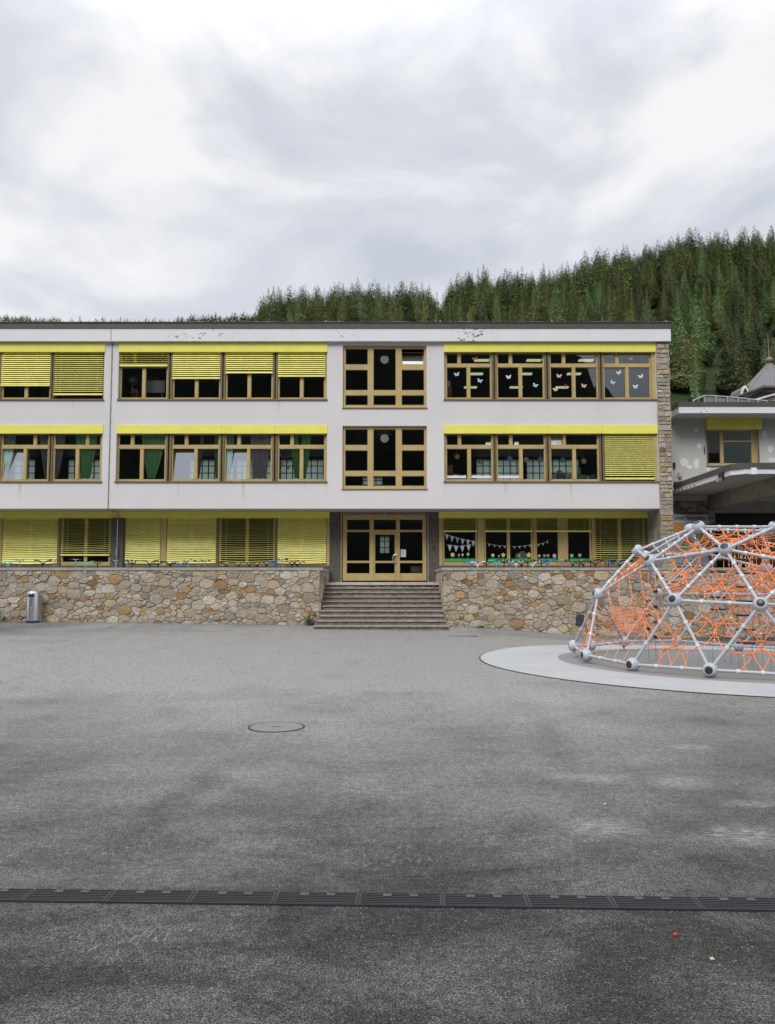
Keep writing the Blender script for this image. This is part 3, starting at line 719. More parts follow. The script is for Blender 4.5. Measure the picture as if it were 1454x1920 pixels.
ZB2 = aZ(660, DF); ZB1 = aZ(813, DF)
group([(-200, -107, 735, (), 52), (-98, -6, 700, (), 52), (4, 96.5, 724, (), 52), (103, 195, 741, (), 18)], 700, Z2s, ZB2, Z2t-.002, True, *gU['L0'])
group([(225, 315.5, 687, (), 22), (324, 414.5, 710.5, ()), (423.5, 512.5, 700, ()), (521.5, 611, 706.5, ())], 700, Z2s, ZB2, Z2t-.002, False, *gU['L1'])
group([(835.5, 922.5, None, ()), (931, 1021.5, None, ()), (1030.5, 1122, None, ()), (1131, 1221.5, None, ())], 700, Z2s, ZB2, Z2t-.002, False, *gU['R'])
group([(-202, -110, None, ()), (-98, -7, 905, ()), (1.5, 92, None, (0,)), (99.5, 190.5, None, ())], 855, Z1s, ZB1, Z1t-.002, True, *gM['L0'])
group([(220, 312, None, ()), (322, 412.5, None, (0,)), (421, 511, None, (0,)), (520.5, 611, None, ())], 855, Z1s, ZB1, Z1t-.002, False, *gM['L1'])
group([(835.5, 925, None, ()), (931, 1024, None, ()), (1031, 1124, None, (2,)), (1133, 1226.5, 899, (), 12)], 855, Z1s, ZB1, Z1t-.002, False, *gM['R'])

# stair windows
def stairwin(z0, z1, rows, open_top):
    Y = FY; f = .085; X = [cX0, cX1]; W = cX1-cX0
    c_ = [cX0+W*u for u in (.03, .298, .365, .633, .703, .972)]
    H = z1-z0; r_ = [z1-H*u for u in rows]     # 6 values top to bottom of the panes
    fr = MB(); fr.box(cX0, c_[0], Y, Y+.1, z0, z1); fr.box(c_[5], cX1, Y, Y+.1, z0, z1)
    fr.box(c_[1], c_[2], Y-.01, Y+.098, z0+.001, z1-.001); fr.box(c_[3], c_[4], Y-.01, Y+.098, z0+.001, z1-.001)
    for a, b in ((c_[0], c_[1]), (c_[2], c_[3]), (c_[4], c_[5])):
        fr.box(a, b, Y+.002, Y+.096, r_[0], z1-.001); fr.box(a, b, Y+.002, Y+.096, z0+.001, r_[5]); fr.box(a, b, Y+.002, Y+.096, r_[4], r_[3])
        if a != c_[2]: fr.box(a, b, Y+.002, Y+.096, r_[2], r_[1])
    wo = bp(fr, 'window', TAN); gl = MB()
    cells = []
    for k, (a, b) in enumerate(((c_[0], c_[1]), (c_[2], c_[3]), (c_[4], c_[5]))):
        rs = [(r_[5], r_[4]), (r_[3], r_[2]), (r_[1], r_[0])] if k != 1 else [(r_[5], r_[4]), (r_[3], r_[0])]
        for q, (c, d) in enumerate(rs):
            s = .018
            if open_top and k == 2 and q == 2: cells.append((a, b, c, d)); continue
            gl.quad((a, Y+.05, c), (b, Y+.05, c), (b, Y+.05, d), (a, Y+.05, d))
            rim = MB()
            fr2 = bp(MB().box(a, a+s, Y+.01, Y+.06, c, d).box(b-s, b, Y+.01, Y+.06, c, d).box(a+s, b-s, Y+.011, Y+.059, c, c+s).box(a+s, b-s, Y+.011, Y+.059, d-s, d), 'sash_rim', TAND, wo)
    bp(gl, 'pane', GLASS, wo)
    for a, b, c, d in cells:
        lean = R(22); H2 = (d-c-.02)
        P = lambda x, q, yy=0: (x, Y+.05+q*math.sin(lean)+yy, c+.01+q*math.cos(lean))
        s = MB(); t_ = .03
        for (u0, u1, w0, w1) in ((a+.01, a+.01+t_, 0, H2), (b-.01-t_, b-.01, 0, H2), (a+.01+t_, b-.01-t_, 0, t_), (a+.01+t_, b-.01-t_, H2-t_, H2)):
            s.hexa([P(u0, w0, -.015), P(u1, w0, -.015), P(u1, w0, .015), P(u0, w0, .015), P(u0, w1, -.015), P(u1, w1, -.015), P(u1, w1, .015), P(u0, w1, .015)])
        bp(s, 'open_sash', TAN, wo); bp(MB().quad(P(a+.03, .03), P(b-.03, .03), P(b-.03, H2-.03), P(a+.03, H2-.03)), 'pane', mat_glass('tilted_glass', k=3.4), wo)
    bp(MB().box(cX0-.03, cX1+.03, DF-.04, Y+.02, z0-.04, z0-.002), 'sill', TAND)
rows = (.045, .298, .382, .71, .79, .948)
stairwin(*cU, rows, True); stairwin(*cM, rows, False)

# expansion joint strip with its fixings
def jx(py): return aX(212-(py-610)*.028+.2, DF-.02, py)
zt_, zb_ = ZF, Zb; xj = aX(206.5, DF, 800)
bp(MB().box(xj-.012, xj+.012, DF-.012, DF-.001, Zb, ZF-.003), 'joint_strip', CONC)
mb = MB(); mb.box(xj+.028, xj+.036, DF-.03, DF-.02, Zb-.05, ZF-.005)
for i in range(13): z = Zb+.3+i*.56; mb.box(xj+.02, xj+.045, DF-.036, DF-.001, z, z+.03)
bp(mb, 'down_wire', BLACK)
bp(MB().box(xj-.005, xj+.02, DF-.19, DF-.181, ZF+.01, ZFt-.01), 'joint_strip', CONC)

# ------------------------------------------------------------------ ground floor
GT = aZ(959.8, DR); GB = aZ(971.5, DR); GS = aZ(1061, DR)
def gx(px): return aX(px, DR, 1015)
units_l = [(-95, -2), (4.5, 108.5), (113.5, 207), (234, 301.5), (312.5, 406), (410.5, 516), (520, 613)]
units_r = [(830, 896), (908, 1000.5), (1004, 1110.5), (1115, 1211)]
XGR = gx(1221)
dX0, dX1 = gx(642.3), gx(800.8); oX0, oX1 = gx(618.5), gx(823.5); dZ0, dZ1 = aZ(1089, DR), aZ(964.5, DR)
holes = [(-24, gx(209), GS, Zb-.02), (gx(234), oX0, GS, Zb-.02), (oX1+.02, XGR, GS, Zb-.02), (dX0-.02, dX1+.02, 1.70, dZ1+.02)]
bp(holed_wall(MB(), XL, XR-.01, 1.5, Zb+.001, holes, DR, DR+.3), 'ground_floor_wall', DARKR)
for a, b in ((-24, oX0-.01), (oX1, XGR+.02)):
    bp(MB().box(a, b, DR-.09, DR+.02, GB, Zb-.001), 'blind_box', YEL)
def gwin(a, b, double=True, wide=None, panes=None):
    x0, x1 = gx(a), gx(b); Y = DR+.08; fr = MB(); z0, z1 = GS+.01, GB+.06
    fr.box(x0, x0+.09, Y, Y+.09, z0, z1); fr.box(x1-.09, x1, Y, Y+.09, z0, z1); fr.box(x0+.09, x1-.09, Y+.001, Y+.089, z0, z0+.17); fr.box(x0+.09, x1-.09, Y+.001, Y+.089, z1-.06, z1)
    if wide: c, d = gx(wide[0]), gx(wide[1]); fr.box(c, d, Y-.03, Y+.088, z0+.171, z1-.061)
    elif double: xm = (x0+x1)/2; fr.box(xm-.07, xm+.07, Y-.01, Y+.088, z0+.171, z1-.061)
    wo = bp(fr, 'window', TAN); bp(MB().quad((x0+.05, Y+.05, z0), (x1-.05, Y+.05, z0), (x1-.05, Y+.05, z1), (x0+.05, Y+.05, z1)), 'pane', GLASS, wo)
for i, (a, b) in enumerate(units_l):
    gwin(a, b, double=(i not in (3,)))
    bb = 1042 if i == 2 else 1057.5; dark = i in (2, 5)
    blind(gx(a)+.02, gx(b)-.02, GB, aZ(bb, DR), DR+.02, ang=30 if dark else 60, hw=.018 if dark else .0425, sag=.05, bar=(i == 2))
for (a, b), (c, d) in zip(units_l, units_l[1:]):
    if b == 207: continue
    bp(MB().box(gx(b)+.01, gx(c)-.01, DR+.0, DR+.16, GS+.01, GB), 'guide_rail', TAN if c-b > 6 else TAND)
bp(MB().box(gx(613)+.01, oX0-.003, DR-.02, DR+.16, GS+.01, GB), 'guide_rail', TAN)
gwin(*units_r[0], double=False); gwin(*units_r[1]); gwin(*units_r[2], wide=(1047, 1066)); gwin(*units_r[3])
for i, (a, b) in enumerate(units_r):
    blind(gx(a)+.02, gx(b)-.02, GB, aZ(997.5 if i < 3 else 1057, DR), DR+.02, ang=30, hw=.024 if i < 3 else .018, sag=.0 if i < 3 else .05, bar=i < 3)
for (a, b), (c, d) in zip(units_r, units_r[1:]):
    bp(MB().box(gx(b)+.01, gx(c)-.01, DR-.01, DR+.16, GS+.01, GB), 'guide_rail', TAN)
bp(MB().box(gx(824)-.0, gx(830)-.01, DR-.01, DR+.16, GS+.01, GB), 'guide_rail', TAN); bp(MB().box(gx(1211)+.01, XGR-.01, DR-.01, DR+.16, GS+.01, GB), 'guide_rail', TAND)
# concrete column with a rain pipe
bp(MB().box(gx(210), gx(233), DR-.12, DR-.003, 1.70, GB), 'column', DARKR)
xp = gx(223); bp(MB().tube([(xp, DR-.2, 1.7), (xp, DR-.2, GB-.1), (xp, DR-.15, Zb-.05), (xj, DF+.2, Zb-.02)], .02, 6), 'rain_pipe', METAL)
bp(MB().box(xp-.04, xp+.05, DR-.26, DR-.121, 2.9, 3.2), 'pipe_bracket', METAL)
# entrance
Ye = DR+.06; ex = lambda v: gx(640+v/7.653); ez = lambda v: aZ(940+v/7.653, DR)
fr = MB(); xs_ = [ex(v) for v in (22, 82, 407, 468, 789, 843, 1169, 1225)]
fr.box(xs_[0], xs_[1], Ye, Ye+.1, ez(1138), ez(190)); fr.box(xs_[6], xs_[7], Ye, Ye+.1, ez(1138), ez(190))
fr.box(xs_[2], xs_[3], Ye-.02, Ye+.098, ez(1138), ez(262)); fr.box(xs_[4], xs_[5], Ye-.02, Ye+.098, ez(1138), ez(262))
fr.box(xs_[1], xs_[6], Ye+.001, Ye+.099, ez(261), ez(190))
for a, b in ((1, 2), (5, 6)):
    fr.box(xs_[a], xs_[b], Ye+.002, Ye+.097, ez(438), ez(408)); fr.box(xs_[a], xs_[b], Ye+.002, Ye+.097, ez(884), ez(852)); fr.box(xs_[a], xs_[b], Ye+.03, Ye+.09, ez(1137), ez(1032))
fr.box(xs_[3], xs_[4], Ye-.02, Ye+.097, ez(438), ez(408))
en = bp(fr, 'entrance_frame', TAN)
bp(MB().quad((xs_[1], Ye+.05, ez(1033)), (xs_[6], Ye+.05, ez(1033)), (xs_[6], Ye+.05, ez(262)), (xs_[1], Ye+.05, ez(262))), 'pane', GLASS, en)
dr = MB(); a, b = xs_[3]+.012, xs_[4]-.012; s = .05
dr.box(a, a+s, Ye, Ye+.06, ez(1136), ez(442)); dr.box(b-s, b, Ye, Ye+.06, ez(1136), ez(442)); dr.box(a+s, b-s, Ye+.001, Ye+.059, ez(475), ez(442)); dr.box(a+s, b-s, Ye+.001, Ye+.059, ez(884), ez(854)); dr.box(a+s, b-s, Ye+.001, Ye+.045, ez(1136), ez(1032))
do = bp(dr, 'door', TAN)
hc = ((ex(797)), Ye-.09, (ez(760)+ez(875))/2); rh_ = (ez(760)-ez(875))/2
bp(MB().tube([(hc[0]-rh_*math.sin(t)*1.0, hc[1], hc[2]+rh_*math.cos(t)) for t in np.linspace(0, math.pi, 13)], .022, 8), 'handle', METAL, do)
for z in (hc[2]+rh_, hc[2]-rh_): bp(MB().tube([(hc[0], hc[1], z), (hc[0], Ye, z)], .018, 6), 'handle_mount', BLACK, do)
bp(MB().box(dX0-.05, dX1+.05, DR-.03, DR+.04, dZ1+.001, Zb-.004), 'lintel', CONCD)
bp(MB().box(dX1+.03, dX1+.06, DR-.05, DR-.001, 1.75, dZ1), 'door_trim', CONCL); bp(MB().box(dX0-.06, dX0-.03, DR-.05, DR-.001, 1.75, dZ1), 'door_trim', CONCL)
bp(MB().box(gx(811.5), gx(815), DR-.05, DR-.001, aZ(1029, DR), aZ(1025, DR)), 'doorbell', BLACK)
PAPER = varied('white_paper', (.75, .77, .82), .8, .03)
x0, x1 = ex(855), ex(930); o = MB().box(x0, x1, Ye+.035, Ye+.04, ez(797), ez(690)).build('notice', PAPER); tag(o, 'white paper notice taped inside the right entrance pane', 'notice')
mb = MB()
for i in range(9):
    z = ez(705+i*10); mb.box(x0+.02, x1-.02-.03*(i % 3), Ye+.033, Ye+.0345, z-.004, z+.004)
mb.build('printed_lines', BLACK, o)
o = MB().box(ex(1003), ex(1169), DR+.35, DR+.8, 1.72, ez(925)).build('wooden_cabinet', varied('pale_wood', (.42, .27, .12), .6, .2, 3)); tag(o, 'pale wooden cabinet standing inside the right entrance pane', 'cabinet')

# end wall returns under the overhang and landing threshold
bp(MB().box(oX0-.0, oX1, DR-.02, DR+.3, 1.722, 1.76), 'threshold', CONCL)

# ------------------------------------------------------------------ things behind the panes
def bfly(px, py, Y, colr, rot, s, label):
    x, z = at(px, py, Y); c, sn = math.cos(rot), math.sin(rot)
    pts = lambda poly: [(x+(a*c-b*sn)*s, z+(a*sn+b*c)*s) for a, b in poly]
    mb = MB()
    for k in (-1, 1):
        mb.prism(pts([(0, .02*1), (k*.35, .5), (k*.8, .62), (k*.78, .2), (k*.4, .0)][::k]), Y, Y+.004)
        mb.prism(pts([(0, 0), (k*.38, -.03), (k*.62, -.25), (k*.42, -.55), (k*.12, -.35)][::k]), Y+.0, Y+.004)
    mb.prism(pts([(-.04, -.4), (.04, -.4), (.04, .3), (-.04, .3)]), Y-.003, Y-.0005)
    o = mb.build('paper_butterfly', varied('butterfly_paper', colr, .7, .05)); tag(o, label, 'paper butterfly', 'paper butterflies stuck on the upper right windows')
LB, WH, PK, CRM = (.45, .68, .78), (.75, .78, .82), (.75, .48, .45), (.72, .66, .52)
BY = FY + .03 + .048
places = [(857, 702, LB, .2, 'pale blue butterfly high in the lower left light of the first upper right window'),
 (900, 714, LB, -.3, 'pale blue butterfly right of centre in the first upper right window'), (954, 707, WH, .1, 'white butterfly in the left light of the second upper right window'),
 (1004, 722.5, LB, -.4, 'blue butterfly low in the right light of the second upper right window'), (1048.6, 705, PK, -.1, 'pinkish butterfly high in the left light of the third upper right window'),
 (1042.5, 730, CRM, .3, 'cream butterfly low in the left light of the third upper right window'), (1095, 723.6, PK, -.2, 'pink butterfly in the right light of the third upper right window'),
 (1183, 671.7, PK, 0, 'faint pink butterfly in the top light of the window next to the stone pier'), (1161, 698.6, WH, .4, 'white butterfly high in the left light of the window next to the stone pier'),
 (1149, 717, LB, -.5, 'blue outlined butterfly low in the left light of the window next to the stone pier'), (1202, 705.8, WH, .3, 'white butterfly high in the right light of the window next to the stone pier'),
 (1192, 725, WH, .1, 'white butterfly low in the right light of the window next to the stone pier'), (891, 673, (.7, .25, .15), .3, 'small orange butterfly in the top light of the first upper right window')]
for px, py, c, r_, lb in places: bfly(px, py, BY-.006, c, r_, .14, lb)
x, z = at(1061, 724, BY); o = MB().prism([(x, z-.07), (x+.07, z+.02), (x+.05, z+.06), (x+.02, z+.06), (x, z+.035), (x-.02, z+.06), (x-.05, z+.06), (x-.07, z+.02)], BY-.006, BY-.002).build('paper_heart', varied('red_paper', (.4, .04, .03), .7)); tag(o, 'small dark red paper heart on the third upper right window', 'paper heart')

for px, py, c0, c1, lb in ((857, 856, (.75, .15, .06), (.7, .6, .1), 'red and yellow'), (901.5, 866, (.1, .5, .7), (.7, .65, .15), 'cyan and yellow'), (956, 860, (.2, .5, .75), (.3, .6, .8), 'blue'), (987, 862, (.6, .65, .2), (.75, .75, .3), 'pale yellow'),
                         (1014, 861, (.75, .25, .35), (.2, .6, .3), 'pink and green'), (1055.6, 862.7, (.15, .6, .35), (.2, .55, .75), 'green and blue'), (1095, 864.6, (.7, .7, .2), (.75, .7, .45), 'yellow')):
    Y = FY+.10; x, z = at(px, py, Y); root = empty('sun_catcher', (x, Y, z), label=f'{lb} round paper sun catcher hanging in the middle right windows', cat='sun catcher', group='round paper sun catchers in the middle right windows')
    mb = MB(); n = 20; r = .115
    for k in range(n):
        mb.cur = 0 if k < n//2 else 1
        t0, t1 = 2*math.pi*k/n+1.2, 2*math.pi*(k+1)/n+1.2
        for ra, rb in ((.035, r*(.93+.1*(k % 2))),):
            mb.quad((ra*math.cos(t0), 0, ra*math.sin(t0)), (rb*math.cos(t0), 0, rb*math.sin(t0)), (rb*math.cos(t1), 0, rb*math.sin(t1)), (ra*math.cos(t1), 0, ra*math.sin(t1)))
            mb.quad((ra*math.cos(t1), .006, ra*math.sin(t1)), (rb*math.cos(t1), .006, rb*math.sin(t1)), (rb*math.cos(t0), .006, rb*math.sin(t0)), (ra*math.cos(t0), .006, ra*math.sin(t0)))
    mb.build('rosette', [varied('paper_a', c0, .6), varied('paper_b', c1, .6)], root)
    MB().lathe([(.034, -.004), (.034, .010)], 12, axis=(0, 1, 0)).build('centre', varied('paper_c', tuple(min(1, v*1.3) for v in c1), .6), root)
    MB().tube([(0, .003, r), (0, .003, .34)], .004, 4).build('string', PAPER, root)

# curtains
def curtain(px0, px1, qx0, qx1, py0, py1, Y, mat, label, n=26):
    mb = MB(); K = 14; X = []
    for i in range(K+1):
        v_ = i/K; e_ = v_**1.3; a = px0+(qx0-px0)*e_; b = px1+(qx1-px1)*e_; row = []
        py = py0+(py1-py0)*v_
        for j in range(n+1):
            u = j/n; x, z = at(a+(b-a)*u, py, Y); row.append((x, Y+.05*math.sin(u*n*.9+.4*math.sin(v_*3)), z))
        X.append(row)
    for i in range(K):
        for j in range(n): mb.quad(X[i+1][j], X[i+1][j+1], X[i][j+1], X[i][j])
    o = mb.build('curtain', mat, smooth=True); tag(o, label, 'curtain', 'curtains in the middle floor windows')
def cloth(name, c):
    m = bpy.data.materials.new(name); m.use_nodes = True; t = m.node_tree; b = t.nodes['Principled BSDF']; b.inputs['Base Color'].default_value = (*c, 1); b.inputs['Roughness'].default_value = .9
    o = t.nodes['Material Output']; tl = t.nodes.new('ShaderNodeBsdfTranslucent'); tl.inputs[0].default_value = (*c, 1); x = t.nodes.new('ShaderNodeMixShader'); x.inputs[0].default_value = .15
    t.links.new(b.outputs[0], x.inputs[1]); t.links.new(tl.outputs[0], x.inputs[2]); t.links.new(x.outputs[0], o.inputs[0]); return m
GRC, PUC, AQC = cloth('green_voile', (.45, .92, .45)), cloth('mauve_voile', (.70, .64, .72)), cloth('aqua_voile', (.65, .85, .82))
YC = FY+.17
curtain(142, 184, 152, 170, 815, 897, YC, GRC, 'green curtain tied to a point left of the white joint, in the middle floor')
curtain(102, 124, 99, 110, 815, 897, YC, PUC, 'mauve curtain beside the beaded garland, middle floor far left')
curtain(8, 32, 3, 14, 815, 897, YC, AQC, 'aqua curtain behind the tilted pane at far left of the middle floor')
curtain(74, 90, 84, 92, 815, 897, YC, PUC, 'thin mauve curtain at the guide rail, middle floor far left')
curtain(266, 312, 277, 292, 815, 897, YC, GRC, 'bright green curtain gathered low in the first window right of the joint, middle floor')
curtain(376, 384, 366, 374, 818, 897, YC, PUC, 'thin mauve curtain in the second window right of the joint')
curtain(402, 412, 405, 412, 815, 897, YC, GRC, 'narrow green curtain in the second window right of the joint')
curtain(425, 440, 423, 432, 815, 897, YC, AQC, 'aqua curtain behind the tilted pane of the third window right of the joint')
curtain(470, 508, 474, 500, 815, 897, YC, PUC, 'wide mauve curtain in the third window right of the joint')
curtain(545, 560, 553, 562, 815, 897, YC, GRC, 'green curtain left of the centre bar in the fourth window right of the joint')
curtain(566, 584, 566, 574, 815, 897, YC, GRC, 'green curtain right of the centre bar in the fourth window right of the joint')

# ball lamps in the stair hall
LAMPM = M('opal_glass', (.7, .7, .65), .3); LAMPM.b.inputs['Emission Color'].default_value = (1, 1, .9, 1); LAMPM.b.inputs['Emission Strength'].default_value = .12; LAMPM = LAMPM.m
for py, py2, lb in ((674, 600, 'round white ball lamp hanging in the upper stair window'), (822, 770, 'round white ball lamp hanging in the lower stair window')):
    Y = 34.6; x, z = at(721.5, py, Y); g = empty('ball_lamp', (x, Y, z), label=lb, cat='lamp'); MB().ball((0, 0, 0), .19, 20, 14).build('globe', LAMPM, g, smooth=True); MB().tube([(0, 0, .19), (0, 0, .55)], .01, 5).build('stem', METAL, g)
    MB().box(-.32, .32, -.1, .1, .16, .22).build('crossbar', CONC, g)
# ceiling lights in the upper right classroom
TUBE = M('tube_light', (.8, .8, .6), .5); TUBE.b.inputs['Emission Color'].default_value = (.80, .86, .50, 1); TUBE.b.inputs['Emission Strength'].default_value = .5; TUBE = TUBE.m
for ri, Y in enumerate((35.0, 37.3, 39.9)):
    for ci, X in enumerate((4.35, 6.75, 9.15)):
        z = aZ(676, 35.0)
        g = empty('ceiling_light', (X, Y, z), label=f"lit ceiling light, upper right classroom, {['nearest', 'middle', 'farthest'][ri]} row, {['left', 'middle', 'right'][ci]} column", cat='ceiling light', group='ceiling lights in the upper right classroom')
        MB().box(-.33, .33, -.13, .13, -.02, .03).build('diffuser', TUBE, g); MB().box(-.35, .35, -.15, .15, .032, .07).build('housing', CONC, g)

# odds and ends on the window ledges
YL = FY+.24; BOXW = varied('cardboard', (.30, .17, .08), .8, .15); PALE = varied('pale_board', (.60, .64, .61), .7, .1)
LD = at(0, 744, YL)[1]
x, z = at(249, 714, YL); g = empty('globe', (x, YL, z-.28), label='dark school globe on a stand in the first upper window right of the joint', cat='globe')
MB().ball((0, 0, .28), .16, 18, 12).build('sphere', varied('globe_blue', (.12, .22, .25), .4, .5, 8), g, smooth=True); MB().tube([(.0, 0, -.25), (0, 0, .12)], .02, 6).lathe([(.11, -.27), (.09, -.24)], 14).tube([(.19*math.cos(t), 0, .28+.19*math.sin(t)) for t in np.linspace(-1.6, 1.6, 14)], .008, 5).build('stand', CONCL, g)
x0, z1 = at(246, 728, YL); x1, z0 = at(257, 744, YL); tag(MB().box(x0, x1, YL+.1, YL+.4, z0-.05, z1).build('cardboard_box', BOXW), 'brown cardboard box beside the school globe', 'box')
x0, z1 = at(272, 710, YL); x1, z0 = at(305, 733, YL); g = tag(MB().box(x0, x1, YL+.3, YL+.33, z0, z1).build('whiteboard', PALE), 'pale wheeled board standing behind the first upper window right of the joint', 'board')
MB().tube([(x0, YL+.28, z0-.3), (x0, YL+.28, z1), (x1-.1, YL+.28, z1), (x1-.1, YL+.28, z0-.3)], .015, 6).build('stand', METAL, g)
x0, z1 = at(838, 726, YL); x1, z0 = at(847.5, 744, YL); tag(MB().box(x0, x1, YL, YL+.3, z0, z1).build('cardboard_box', BOXW), 'brown cardboard box at the left edge of the first upper right window', 'box')
x0, z1 = at(838, 714, YL); x1, z0 = at(845, 725.5, YL); tag(MB().box(x0, x1, YL, YL+.2, z0+.01, z1).build('paper_box', PALE), 'pale box standing on the brown box, first upper right window', 'box')
x0, z1 = at(838, 872, YL); x1, z0 = at(849.5, 888, YL); tag(MB().box(x0, x1, YL, YL+.3, z0, z1).build('cardboard_box', BOXW), 'brown cardboard box behind the paper grass, first middle right window', 'box')
bx_ = [(1034, 1044, 889, (.6, .62, .6), 'white'), (1034.5, 1043, 886, (.5, .05, .07), 'dark red'), (1046, 1058.5, 888, (.08, .28, .3), 'teal'), (1047, 1055, 882, (.6, .65, .5), 'pale green'), (1060.5, 1072, 889, (.6, .66, .58), 'greenish white'), (1084.5, 1098, 890, (.1, .5, .4), 'turquoise'), (1100, 1106, 892, (.7, .7, .7), 'small white'), (1108, 1116, 890, (.12, .15, .5), 'blue'), (1116.5, 1120, 889, (.5, .06, .08), 'red')]
for i, (a, b, t_, c, cn) in enumerate(bx_):
    Yb = YL + (.25 if i in (1, 3) else 0); x0, z1 = at(a, t_, Yb); x1, z0 = at(b, 897, Yb)
    mb = MB().box(x0, x1, Yb, Yb+.22, z0-.05, z1-.03).box(x0-.012, x1+.012, Yb-.012, Yb+.232, z1-.028, z1)
    tag(mb.build('storage_box', varied('box_'+cn, c, .5)), f'{cn} lidded storage box on the ledge of the third middle right window', 'box', 'storage boxes on the ledge of the third middle right window')
# pencils in a pot
x, z = at(1089, 885, YL); g = empty('pencil_pot', (x, YL+.3, z-.25), label='pot of tall white rods on the ledge of the third middle right window', cat='pencil pot')
MB().lathe([(.06, 0), (.07, .16)], 14).build('pot', PALE, g)
for i in range(6): a = i*1.05; MB().tube([(.03*math.cos(a), .03*math.sin(a), .02), (.08*math.cos(a), .06*math.sin(a), .42+.05*(i % 3))], .012, 5).build('rod', PAPER, g)

def fringe(pa, pb, pyb, pyt, Y, mat, name, label, cat, period=4.2, depth=.55, gr=None):
    x0, zb = at(pa, pyb, Y); x1, _ = at(pb, pyb, Y); zt = at(pa, pyt, Y)[1]; n = max(2, int((pb-pa)/period)); mb = MB(); w_ = (x1-x0)/n; r = random.Random(int(pa))
    for i in range(n):
        a = x0+i*w_; h = (zt-zb)*r.uniform(.8, 1.05); m_ = zb+(h)*(1-depth)
        mb.prism([(a, zb), (a+w_, zb), (a+w_, m_), (a+w_*.72, zb+h), (a+w_*.5, m_), (a+w_*.25, zb+h*.96), (a, m_)], Y, Y+.004)
    o = mb.build(name, mat); tag(o, label, cat, gr); return o
for a, b, lb in ((838, 874.5, 'left light of the first'), (884.5, 922, 'right light of the first'), (935, 974, 'left light of the second')):
    fringe(a, b, 896.5, 889.5, BY-.004, PAPER, 'paper_cutout', f'row of white paper figures along the {lb} middle right window', 'paper figures', gr='rows of white paper figures in the middle right windows')
for i, (a, b, py) in enumerate(((911, 923, 835), (965, 973, 834), (1035, 1044, 834.5))):
    fringe(a, b, py, py-7.5, BY-.004, PAPER, 'paper_cutout', f'small pair of white paper figures in the top light of the {ordn[i]} middle right window', 'paper figures', period=5)
# tables seen in the dark rooms
for a, b in ((1001, 1016), (905, 925), (982, 996)): pass
# beaded garland and flower garland
g = MB(); Yg = FY+.12
for i in range(22):
    x, z = at(55+.6*math.sin(i), 834+i*2.8, Yg); g.ball((x, Yg, z), .022 if i % 3 else .035, 8, 6)
x, z = at(55, 832, Yg); x2, z2 = at(55, 895, Yg); g.tube([(x, Yg+.002, z), (x, Yg+.002, z2)], .004, 4)
tag(g.build('bead_garland', PAPER, smooth=True), 'string of white beads hanging in the far left middle window', 'garland')
g = empty('flower_garland', (at(540, 855, Yg)[0], Yg, at(540, 855, Yg)[1]), label='garland with orange and yellow flowers hanging in the fourth middle window right of the joint', cat='garland')
gl_ = g.location.copy()
def gp(px, py): x, z = at(px, py, Yg); return (x-gl_.x, 0, z-gl_.z)
MB().tube([gp(523, 850), gp(530, 857), gp(540, 857.5), gp(548, 855), gp(556, 853)], .012, 5).tube([gp(539, 857), gp(539, 880)], .006, 4).tube([gp(531, 857), gp(530, 870)], .006, 4).build('string', PALE, g)
for px, py, c in ((524, 873, (.7, .1, .08)), (530, 869.5, (.75, .35, .1)), (539.5, 865.5, (.75, .35, .1)), (541, 877.5, (.8, .25, .08)), (548, 855, (.7, .6, .1)), (556, 854, (.7, .6, .1)), (556, 867, (.6, .55, .1))):
    p = gp(px, py); mb = MB()
    for k in range(5): t_ = k*1.2566; mb.ball((p[0]+.035*math.cos(t_), p[1], p[2]+.035*math.sin(t_)), .026, 6, 4)
    mb.build('flower', varied('petal', c, .6), g)

# ground floor decorations
YG = DR+.08+.045
GRN = varied('green_paper', (.05, .42, .16), .7, .1)
for a, b, lb in ((833, 893, 'first'), (915, 952, 'left half of the second'), (959, 999, 'right half of the second'), (1006, 1046, 'third'), (1069, 1107.5, 'fourth')):
    fringe(a, b, 1052.5, 1045.5, YG, GRN, 'paper_grass', f'green paper grass along the {lb} ground floor pane right of the door', 'paper grass', period=3.0, depth=.5, gr='green paper grass in the ground floor windows')
def flag_row(pts, w_, h_, cols, name, label):
    root = empty(name, (at(*pts[0], YG)[0], YG, at(*pts[0], YG)[1]), label=label, cat='bunting'); L0 = root.location.copy()
    def q(px, py, dy=0): x, z = at(px, py, YG); return Vector((x-L0.x, dy, z-L0.z))
    MB().tube([q(*p) for p in pts], .006, 4).build('string', PAPER, root)
    n = len(cols); T = sum(math.dist(a, b) for a, b in zip(pts, pts[1:]))
    for i, c in enumerate(cols):
        d = T*(i+.5)/n
        for a, b in zip(pts, pts[1:]):
            s = math.dist(a, b)
            if d <= s: break
            d -= s
        u = min(1, d/s); cx_, cy_ = a[0]+(b[0]-a[0])*u, a[1]+(b[1]-a[1])*u; sl = (b[1]-a[1])/(b[0]-a[0])
        p0, p1, p2 = q(cx_-w_/2, cy_-sl*w_/2), q(cx_+w_/2, cy_+sl*w_/2), q(cx_-sl*2, cy_+h_)
        MB().prism([(p0.x, p0.z), (p2.x, p2.z), (p1.x, p1.z)][::-1], -.006, -.002).build('flag', varied('flag_cloth', c, .8), root)
W1, B1, P1_ = (.55, .6, .62), (.2, .5, .65), (.65, .42, .48)
flag_row([(834, 1000), (850, 1006), (870, 1011), (893, 1015)], 7.5, 11, [W1, W1, B1, W1, W1, (.55, .6, .5)], 'bunting', 'upper string of pale bunting with one blue flag, ground floor pane beside the door')
flag_row([(838, 1021), (860, 1024), (885, 1021)], 8.5, 12, [W1, W1, W1, W1], 'bunting', 'lower string of pale bunting in the ground floor pane beside the door')
